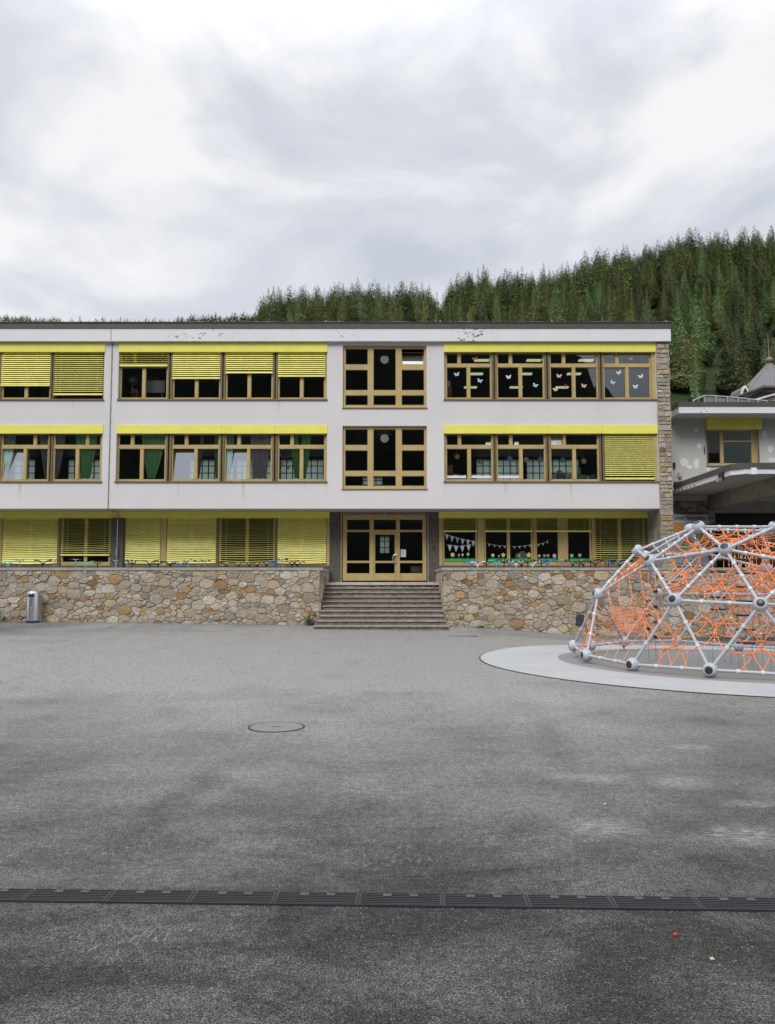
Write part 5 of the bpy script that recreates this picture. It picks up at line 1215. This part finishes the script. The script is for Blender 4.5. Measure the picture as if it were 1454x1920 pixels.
for e_ in ED:
    a, b = e_.split('-'); A, B = P3[a], P3[b]; d = (B-A).normalized(); L_ = (B-A).length
    po = MB().tube([A+d*.1, B-d*.1], .030, 12, caps=False).build('pipe', PIPE, dome, smooth=True)
    ts = (.27, .5, .73) if a[0] in 'DE' or L_ > 1.6 else (.33, .66)
    for t_ in ts:
        c = A+(B-A)*t_; inn = (CEN+Vector((0, 0, .6))-c); inn = (inn-d*inn.dot(d)).normalized()
        mb = MB().tube([c-d*.03, c+d*.03], .041, 10); mb.tube([c+inn*.035, c+inn*.10], [.02, .012], 6)
        mb.build('clamp', CLAMP, po)
for k, p in P3.items():
    outw = (p-CEN); outw.z *= .9; outw.normalize()
    if k[0] in 'AB R': outw = Vector((p.x, p.y, .15)).normalized()
    if k[0] == 'E': outw = Vector((p.x*.35, p.y*.35, 1)).normalized()
    nb = MB(); prof = []
    for i in range(15):
        t_ = math.pi*i/14; h = -BR*math.cos(t_)
        if h > BR*.84: break
        prof.append((BR*math.sin(t_), h))
    nb.lathe(prof, 26, p, outw)
    bo = nb.build('ball_joint', PIPE, dome, smooth='auto')
    h0 = prof[-1][1]; MB().lathe([(.069, h0-.01), (.069, h0+.004), (.05, h0+.010), (.0, h0+.012)], 22, p, outw).build('cap', CAPB, bo, smooth=True)
    if k[0] in 'AB R' and k[0] != 'C':
        zf = gz(p.x+DO.x, p.y+DO.y)-DO.z
        redf = k in ('A3', 'B4')
        MB().tube([(p.x, p.y, zf), (p.x, p.y, p.z-.1)], [.05, .035] if redf else .028, 8).build('foot', varied('red_foot', (.6, .06, .03), .6) if redf else PIPE, dome)

def sag(a, b, s, n=7, inn=None, w_=.0):
    a, b = Vector(a), Vector(b); out_ = []
    for i in range(n+1):
        u = i/n; q = a.lerp(b, u); k = 4*u*(1-u); q = q + Vector((0, 0, -s*k))
        if inn is not None: q = q + inn*(w_*k)
        out_.append(q)
    return out_
RR = .0088
def rope_net(tris):
    for tr_ in tris:
        a, b, c = [P3[k] for k in tr_.split('-')]; G = (a+b+c)/3; nin = (CEN+Vector((0, 0, .5))-G).normalized(); G2 = G+nin*.22
        mb = MB(); rr = random.Random(tr_); tl = .32
        mids = []
        Q = [a, b, c]
        for i in range(3):
            p, q, r = Q[i], Q[(i+1) % 3], Q[(i+2) % 3]
            for t_ in (.34, .52, .72):
                s1 = p.lerp(q, t_); s2 = p.lerp(r, t_); mid = (s1+s2)/2; mid = mid.lerp(G2, .30 if t_ < .4 else .16)+nin*(.06 if t_ < .6 else .10)
                pts = [s1.lerp(mid, u)+(nin*.03+Vector((0, 0, -.03)))*4*u*(1-u) for u in (0, .25, .5, .75, 1)] + [mid.lerp(s2, u)+(nin*.03+Vector((0, 0, -.03)))*4*u*(1-u) for u in (.25, .5, .75, 1)]
                mb.tube(pts, RR, 5)
                if t_ < .4: mids.append(mid)
                else: mb.tube([mids[-1], mid], RR*.9, 5)
        for mpt in mids: mb.tube(sag(mpt, G2, .02, 3), RR, 5)
        mb.build('rope_net', ROPE, dome, smooth=True)
        kb = MB()
        for mpt in mids+[G2]: kb.ball(mpt, .019, 8, 6)
        kb.build('rope_connectors', CLAMP, dome)
rope_net(['D2-D3-C2', 'D3-C2-C3', 'D2-D3-E1', 'D3-E1-E2', 'C2-A3-A4', 'C2-C3-A4', 'C3-A4-A5', 'D3-D4-C3', 'D1-D2-C1', 'C1-A1-A2', 'D3-D4-E2', 'C3-C6-A5', 'C4-B2-B3', 'D1-D9-C10', 'C10-C1-D1', 'D4-C3-C6', 'D7-C6-C7', 'D8-C7-C8', 'C8-C9-R2'])
# drooping edge ropes of the big panels
def rope_part(paths, name='rope_net', r=.0068):
    mb = MB()
    for p in paths: mb.tube(p, r, 5)
    return mb.build(name, ROPE, dome, smooth=True)
def bar(a, b, t_): return P3[a].lerp(P3[b], t_)
V = Vector
# large five sided panel with the hanging basket
bc = V((5.25, 16.0, .0))-V((DO.x, DO.y, 0))
def W(px, py, Y): x, z = at(px, py, Y); return V((x, Y, z))-DO
top = [bar('C1', 'D2', t_) for t_ in (.2, .4, .6, .8)]; low = [bar('A2', 'A3', t_) for t_ in (.2, .4, .6, .8)]
rim = [W(1147+i*4.4, 1138+2.5*math.sin(i*.7)+(1.5 if i % 2 else 0), 15.9+.15*math.cos(i)) for i in range(15)]
paths = []
jn = [W(1143, 1124, 16.3), W(1163, 1131, 16.2), W(1186, 1120, 16.0), W(1207, 1113, 15.7), W(1212, 1128, 15.6)]
for i, t_ in enumerate(top): paths.append(sag(t_, jn[i], .03, 4)); paths.append(sag(jn[i], rim[i*4], .0, 4))
for a, b in zip(jn, jn[1:]): paths.append(sag(a, b, .10, 6))
mids = [W(1131, 1200, 16.1), W(1149, 1205, 16), W(1168, 1207, 15.8), W(1187, 1205, 15.6)]
for l_, q_ in zip(low, mids): paths.append(sag(l_, q_, -.02, 5))
for a, b in zip(mids, mids[1:]): paths.append(sag(a, b, .05, 5))
paths.append(sag(bar('A2', 'C1', .3), mids[0], .08)); paths.append(sag(bar('A3', 'C2', .3), mids[3], .08))
for i, q_ in enumerate(mids): paths.append(sag(q_, rim[1+i*4]+V((0, 0, -.45)), .0, 4))
for t_ in (.25, .4, .55, .7, .85):
    paths.append(sag(bar('A2', 'C1', t_), rim[0]+V((0, 0, -.5+t_*.5)), .08)); paths.append(sag(bar('A3', 'C2', t_), rim[-1]+V((0, 0, -.5+t_*.6)), .10))
paths.append(sag(bar('C2', 'D2', .3), W(1218, 1128, 15.5), .1)); paths.append(sag(bar('C2', 'D2', .6), jn[3], .1)); paths.append(sag(jn[3], W(1236, 1152, 15.2), .02)); paths.append(sag(W(1236, 1152, 15.2), bar('A3', 'C2', .6), .04)); paths.append(sag(W(1218, 1128, 15.5), W(1205, 1155, 15.7), .02)); paths.append(sag(W(1205, 1155, 15.7), bar('A3', 'C2', .45), .1))
rope_part(paths)
# basket: a rounded bowl of close mesh
bx0 = W(1178, 1141, 15.9); bow = MB(); nu, nv = 20, 7; rx, ry, hz_ = .34, .28, .46
def bowl(u, v): s_ = math.cos(v*1.15)**.6; return bx0+V((rx*s_*math.cos(u), ry*s_*math.sin(u), -hz_*v+.04*math.sin(3*u)*(1-v)))
for i in range(nu): bow.tube([bowl(2*math.pi*i/nu, j/nv) for j in range(nv+1)], .0062, 4)
for j in range(nv+1): bow.tube([bowl(2*math.pi*i/nu, j/nv) for i in range(nu+1)], .0062, 4)
bow.build('rope_basket', ROPE, dome)
# inside: sling nets, climbing curtain, ladders
paths = []
r = random.Random(11)
for i in range(5):
    u = i/4; paths.append(sag(W(1234+u*16, 1108-u*14, 17.2-u), W(1345+10*u, 1106-14*u, 16.6+.2*u), .07+.03*r.random(), 8))
rope_part(paths)
paths = []
for i in range(9):
    px = 1262+i*22; paths.append(sag(W(px, 1106+4*math.sin(i*1.7), 15.2), W(px+8+r.uniform(-6, 6), 1090+3*math.cos(i), 17.8), .05, 5))
for j in range(3): paths.append([W(1258+i*10, 1108-j*8+3.5*math.sin(i*.55+j), 15.2+j*1.1)+V((0, 0, 0)) for i in range(22)])
rope_part(paths)
# top sling under the open ring
paths = []
for j in range(4): paths.append([W(1322+i*9, 999+j*6+3*math.sin(i*.6+j*1.3)+.5*j, 16.2+j*.4) for i in range(17)])
for i in range(9): paths.append(sag(W(1325+i*15, 998, 16.1), W(1330+i*14+r.uniform(-8, 8), 1026, 18.0), .05, 5))
rope_part(paths)
# climbing curtains of vertical ropes with cross ropes
def curt(px0, px1, n, pyt, pyb, Y, m_=9):
    paths = []; cols = []
    for i in range(n):
        px = px0+(px1-px0)*i/(n-1); col_ = [W(px+1.3*math.sin(j*1.9+i*2.3), pyt+(pyb-pyt)*j/m_+(0 if j in (0, m_) else r.uniform(-2.5, 2.5)), Y+.1*math.sin(i)) for j in range(m_+1)]; cols.append(col_); paths.append(col_)
    for i in range(n-1):
        for j in range(1, m_):
            if r.random() < .75: paths.append(sag(cols[i][j], cols[i+1][j], .05, 3))
    kb = MB()
    for c_ in cols:
        for p in c_[1:-1]: kb.ball(p, .017, 6, 4)
    rope_part(paths); kb.build('rope_connectors', CLAMP, dome, kind='stuff')
    ch = MB()
    for c_ in cols[::2]:
        p = c_[-1]; zf = gz(p.x+DO.x, p.y+DO.y)-DO.z+.01; nn = 10
        for k in range(nn):
            za, zb2 = p.z+(zf-p.z)*k/nn, p.z+(zf-p.z)*(k+.75)/nn; o2 = .008 if k % 2 else -.008
            ch.tube([(p.x+o2, p.y, za), (p.x-o2, p.y, zb2)], .007, 4)
    ch.build('anchor_chains', METAL, dome)
curt(1368, 1440, 8, 1010, 1196, 16.2, 11)
curt(1418, 1480, 6, 1040, 1190, 15.0, 8)
curt(1372, 1450, 5, 1035, 1185, 17.2, 6)
def ladder(px0, px1, pys, Y, name='ladder'):
    a, b = (px0+px1)/2-(px1-px0)*.38, (px0+px1)/2+(px1-px0)*.38
    rope_part([[W(a, pys[0]-25, Y), W(a, pys[-1]+6, Y)], [W(b, pys[0]-25, Y), W(b, pys[-1]+6, Y)]])
    for py in pys: MB().tube([W(px0, py, Y), W(px1, py+.6, Y)], .02, 8).build('rung', CAPB, dome)
    ch = MB()
    for q_ in (a, b):
        p = W(q_, pys[-1]+6, Y); zf = gz(p.x+DO.x, p.y+DO.y)-DO.z+.01
        for k in range(8): ch.tube([(p.x+(.008 if k % 2 else -.008), p.y, p.z+(zf-p.z)*k/8), (p.x-(.008 if k % 2 else -.008), p.y, p.z+(zf-p.z)*(k+.75)/8)], .007, 4)
    ch.build('anchor_chains', METAL, dome)
ladder(1332.5, 1361, [1024.5, 1049, 1072, 1096, 1119.5, 1142.5, 1166, 1191], 16.8)
ladder(1381, 1416, [1023, 1048.5, 1074.5, 1100, 1127, 1153.5, 1180, 1205], 15.3)
for px, pys in ((1216, (1127, 1154, 1179)), (1229.5, (1109, 1137.5, 1165.5, 1194))):
    rope_part([[W(px, 1075, 16.9), W(px, pys[-1]+2, 16.9)]])
    p = W(px, pys[-1]+2, 16.9); zf = gz(p.x+DO.x, p.y+DO.y)-DO.z; MB().tube([p, (p.x, p.y, zf+.01)], .008, 4).build('anchor_chain', METAL, dome)
    for py in pys: MB().lathe([(.045, -.03), (.05, 0), (.045, .03)], 10, W(px, py, 16.9)).build('foot_block', CAPB, dome)

# ------------------------------------------------------------------ hillside and forest
SKY = [(300, 640), (420, 606), (465, 600), (478, 580), (490, 560), (520, 553), (560, 553), (600, 550), (650, 538), (690, 540), (740, 546), (815, 545), (828, 574), (840, 560), (850, 530), (900, 514), (950, 516), (1000, 514), (1060, 508), (1100, 490), (1180, 470), (1240, 464), (1300, 443), (1380, 443), (1454, 434), (1700, 415), (2200, 400)]
RYD = 400.0
def skyy(px): return float(np.interp(px, [a for a, b in SKY], [b for a, b in SKY]))
def hill(X, Y):
    px = 727+F*X/Y if Y > 0 else 0
    tb = .205; zb = EYE+tb*120
    zr = aZ(skyy(px), RYD)-12.5
    t_ = (Y-120)/(RYD-120)
    if t_ <= 0: return max(-1.0, zb*(1+t_*2.2)) if t_ > -.46 else -1.0
    if t_ <= 1: return zb+(zr-zb)*t_**.95
    return zr-(Y-RYD)*.35
ys = np.concatenate([np.arange(60, 420, 12), np.arange(430, 900, 60)]); nxp = 90; v, f = [], []
for y in ys:
    for i in range(nxp):
        px = -300+i*(2900/(nxp-1)); X = (px-727)/F*y; v.append((X, float(y), hill(X, y)))
for j in range(len(ys)-1):
    for i in range(nxp-1): f.append((j*nxp+i, j*nxp+i+1, (j+1)*nxp+i+1, (j+1)*nxp+i))
GRM = M('forest_floor', rough=.9, spec=.1); GRM.col(GRM.ramp(GRM.noise(GRM.coord(), .08, 6, .6), [(.35, (.018, .028, .010)), (.6, (.04, .06, .022)), (.75, (.07, .055, .03))])); GRM = GRM.m
me = bpy.data.meshes.new('hill'); me.from_pydata(v, [], f); me.materials.append(GRM); me.polygons.foreach_set('use_smooth', [True]*len(f)); o = bpy.data.objects.new('hill', me); COL.objects.link(o); tag(o, kind='structure')
# far ridge at the left and the mountain behind the camera (seen only in the panes)
def ridge(name, y0, prof, depth, base=-1, n=120, noise=0, mat=GRM):
    xs = [a for a, b in prof]; zs = [b for a, b in prof]; X = np.linspace(xs[0], xs[-1], n); v, f = [], []; r = random.Random(4)
    for x in X:
        z = float(np.interp(x, xs, zs))+r.uniform(-noise, noise); v += [(float(x), y0-depth*.0, base), (float(x), y0+depth*.5, z*.55), (float(x), y0+depth, z), (float(x), y0+depth*1.6, z*.3)]
    for i in range(n-1):
        for k in range(3): f.append((i*4+k, i*4+4+k, i*4+5+k, i*4+1+k))
    me = bpy.data.meshes.new(name); me.from_pydata(v, [], f); me.materials.append(mat); o = bpy.data.objects.new(name, me); COL.objects.link(o); tag(o, kind='structure')
ridge('hill_far', 900, [(-1200, aZ(608, 1200)), (-600, aZ(609, 1200)), (-450, aZ(614, 1200)), (-300, aZ(610, 1200)), (0, aZ(600, 1200)), (600, aZ(600, 1200))], 300)
DKF = varied('dark_forest', (.012, .018, .010), .95, .6, .05)
Yb_ = -500
# ratio x/|y| -> ridge slope, seen mirrored in the panes
pr = [(-1.2, .42), (-.5, .45), (.0, .44), (.12, .40), (.19, .36), (.225, .345), (.26, .315), (.29, .27), (.33, .235), (.40, .215), (.6, .20), (1.2, .2)]
ridge('hill_behind', Yb_, [(a*685*.93, b*685) for a, b in pr], -120, noise=6, n=260, mat=DKF)

def crown(seed, N, rad, start, full=.8, tiers=9, size=.03, tuft=.4):
    r = np.random.default_rng(seed); V_, F_ = [], []
    lob = r.uniform(0, 6.28, 4); la = r.uniform(.06, .2, 4)
    for k in range(N):
        u = 1-math.sqrt(r.random()*.998) if r.random() < .8 else r.random()
        z = start+(1-start)*u; R0 = rad*((1-u)**full)*min(1, .55+u*4)
        tf = (u*tiers+r.normal()*.05) % 1.0; R0 *= 1-tuft*.55*tf
        a = r.uniform(0, 6.28); R0 *= 1+sum(la[q]*math.sin((q+1)*a+lob[q]+u*7) for q in range(4))
        rr_ = R0*(1-.75*r.random()**2.6); s_ = size*(.35+.85*(1-u))*r.uniform(.6, 1.35)
        ca, sa = math.cos(a), math.sin(a); c = np.array([ca*rr_, sa*rr_, z-.16*rr_+r.normal()*.004])
        out_ = np.array([ca, sa, -.45+r.normal()*.15]); tan = np.array([-sa, ca, r.normal()*.18]); out_ /= np.linalg.norm(out_); tan /= np.linalg.norm(tan)
        n = len(V_)
        V_ += [tuple(c-out_*s_*.6), tuple(c+tan*s_*.55-out_*s_*.05), tuple(c+out_*s_*1.0+np.array([0, 0, -.25*s_])), tuple(c-tan*s_*.55)]; F_.append((n, n+1, n+2, n+3))
    # leading shoot
    n = len(V_); V_ += [(-.004, 0, .93), (.004, 0, .93), (0, .001, 1.01)]; F_.append((n, n+1, n+2))
    return V_, F_
def core(V_, F_, rad, start, k=.5):
    rings = []
    for zz, rr_ in ((start, rad*.25), (start+.08, rad*k), (.5, rad*k*.5), (.85, .003)):
        rings.append(len(V_)); V_ += [(rr_*math.cos(2*math.pi*q/7), rr_*math.sin(2*math.pi*q/7), zz) for q in range(7)]
    for a, b in zip(rings, rings[1:]):
        for q in range(7): F_.append((a+q, a+(q+1) % 7, b+(q+1) % 7, b+q))
    return V_, F_
SP = [(1, .21, .05, .68, 8, .6), (2, .18, .10, .72, 9, .6), (3, .25, .05, .64, 7, .6), (4, .20, .12, .55, 6, .75), (5, .15, .08, .80, 9, .55), (6, .27, .08, .52, 5, .8)]
VAR = [crown(a, int(6200*(b/.2)), b, c_, d, e_, .0125, f_) for a, b, c_, d, e_, f_ in SP]
VARM = [crown(a+20, int(1400*(b/.2)), b, c_, d, e_, .025, f_) for a, b, c_, d, e_, f_ in SP]
FOLD = mat_foliage('spruce_needles', (.075, .112, .060), (.30, .32, .12))
FOLL = mat_foliage('larch_needles', (.20, .33, .14), (.30, .40, .17))
BARK = varied('bark', (.10, .08, .065), .9, .3, 3)
TRK = []
for i, (cv_, cf_) in enumerate(VAR):
    me = bpy.data.meshes.new('crown'); me.from_pydata(cv_, [], cf_); me.materials.append(FOLD); m2_ = me.copy(); m2_.materials.clear(); m2_.materials.append(FOLL)
    TRK.append((me, m2_))
tmb = MB().tube([(0, 0, -.06), (0, 0, .3), (0, 0, .8)], [.011, .008, .003], 6); tme = bpy.data.meshes.new('trunk'); tme.from_pydata(tmb.v, [], tmb.f); tme.materials.append(BARK)
rt = random.Random(21); cand = []
y = 128.0
while y < 418:
    X0 = (300-727)/F*y; X1 = (1950-727)/F*y; x = X0
    while x < X1:
        xx, yy = x+rt.uniform(-2.6, 2.6), y+rt.uniform(-3.5, 3.5); h = (rt.uniform(8.5, 14) if rt.random() < .72 else rt.uniform(13, 18.5))*(1.0 if yy > 170 else .95); z = hill(xx, yy)
        px, py = proj(xx, yy, z+h); _, pb = proj(xx, yy, z)
        vis = (py < 607) if px < 1262 else (py < 765)
        if px < 477 and yy < 380: vis = False
        if 300 < px < 1960 and vis: cand.append((yy, xx, z, h, px, py, pb))
        x += rt.uniform(4.2, 8.6)*(1.0 if yy < 330 else .9)
    y += 7.4
cand.sort(key=lambda t: (t[4] > 1490, t[0]))
print('trees', len(cand))
def is_light(px, py, r): return r.random() < (.16 if py < 560 else .07) or (905 < px < 960 and 540 < py < 580 and r.random() < .5)
LBD = 'dark green conifer standing in the dense forest on the hillside'; LBL = 'fresh light green conifer among the darker trees on the hillside'
for i, (yy, xx, z, h, px, py, pb) in enumerate(cand[:300]):
    lt = is_light(px, py, rt); g = empty('conifer_tree', (xx, yy, z), rt.uniform(0, 6.28), label=LBL if lt else LBD, cat='tree', group='light green conifers on the hillside' if lt else 'dark green conifers on the hillside')
    sxy = h*rt.uniform(.9, 1.35); g.scale = (sxy, sxy, h)
    o = bpy.data.objects.new('crown', rt.choice(TRK)[1 if lt else 0]); COL.objects.link(o); o.parent = g
    o = bpy.data.objects.new('trunk', tme); COL.objects.link(o); o.parent = g
def mass(name, items, label, detail_vars):
    VV, FF, TT, n = [], [], [], 0; arr = [(np.array(a), np.array([q for q in b if len(q) == 4]), np.array([q for q in b if len(q) == 3]) if any(len(q) == 3 for q in b) else np.zeros((0, 3), int)) for a, b in detail_vars]
    f4, f3, tone = [], [], []
    for (yy, xx, z, h, *_) in items:
        A, q4, q3 = arr[rt.randrange(len(arr))]; a = rt.uniform(0, 6.28); s_ = h*rt.uniform(.9, 1.35); c_, s2 = math.cos(a)*s_, math.sin(a)*s_
        P = np.stack([A[:, 0]*c_-A[:, 1]*s2+xx, A[:, 0]*s2+A[:, 1]*c_+yy, A[:, 2]*h+z], 1); VV.append(P); f4.append(q4+n); f3.append(q3+n); n += len(P); t_ = rt.random()
        if rt.random() < .14: t_ = 1.9
        tone.append(np.full(len(P), t_))
    VV = np.concatenate(VV); f4 = np.concatenate(f4); f3 = np.concatenate(f3) if f3 else np.zeros((0, 3), int)
    me = bpy.data.meshes.new(name); me.vertices.add(len(VV)); me.vertices.foreach_set('co', VV.ravel())
    loops = np.concatenate([f4.ravel(), f3.ravel()]); me.loops.add(len(loops)); me.loops.foreach_set('vertex_index', loops.astype(np.int32))
    ls = np.concatenate([np.arange(len(f4))*4, len(f4)*4+np.arange(len(f3))*3]); lt_ = np.concatenate([np.full(len(f4), 4), np.full(len(f3), 3)])
    me.polygons.add(len(ls)); me.polygons.foreach_set('loop_start', ls.astype(np.int32)); me.polygons.foreach_set('loop_total', lt_.astype(np.int32))
    me.update(calc_edges=True); at_ = me.attributes.new('tone', 'FLOAT', 'POINT'); at_.data.foreach_set('value', np.concatenate(tone).astype(np.float32))
    me.materials.append(FOLA); o = bpy.data.objects.new(name, me); COL.objects.link(o); tag(o, label, 'forest', kind='stuff')
m = M('forest_needles', rough=.75, spec=.2); n_ = m.noise(m.coord(), .7, 4, .6); r_ = m.n('ShaderNodeAttribute', attribute_name='tone').outputs['Fac']
c_ = m.mix(m.rng(r_, 0, 1), (.075, .112, .060), (.30, .32, .12)); c_ = m.mix(m.rng(r_, 1.2, 1.8), c_, (.25, .36, .15)); m.col(m.mix(m.rng(n_, .35, .7, 0, .5), c_, (.07, .105, .05))); FOLA = m.m
if len(cand) > 300: mass('forest', cand[300:], 'dense conifer forest covering the upper hillside behind the school', VARM)
LOW = [crown(11, 90, .2, .05, .8, 5, .09), crown(12, 80, .17, .1, .7, 4, .09), crown(13, 100, .25, .05, .6, 4, .10)]
far = []
for px, top_, n in ((0, 594, 0),):
    x_ = -10
    while x_ < 478:
        tz = 594.5 if x_ < 60 else (597 if x_ < 115 else (602 if x_ < 150 else (600 if x_ < 320 else 598-(x_-320)*.06)))
        dens = 1.6 if x_ < 115 or x_ > 330 else 5
        pyt = tz+rt.uniform(-5, 3)-(rt.random() < .12)*6; Yf = 1195+rt.uniform(-20, 20); X, zt2 = at(x_, pyt, Yf); h = rt.uniform(12, 18); far.append((Yf, X, zt2-h, h)); x_ += dens*rt.uniform(.5, 1.5)
mass('forest', far, 'thin line of far conifers along the ridge at the upper left', LOW)
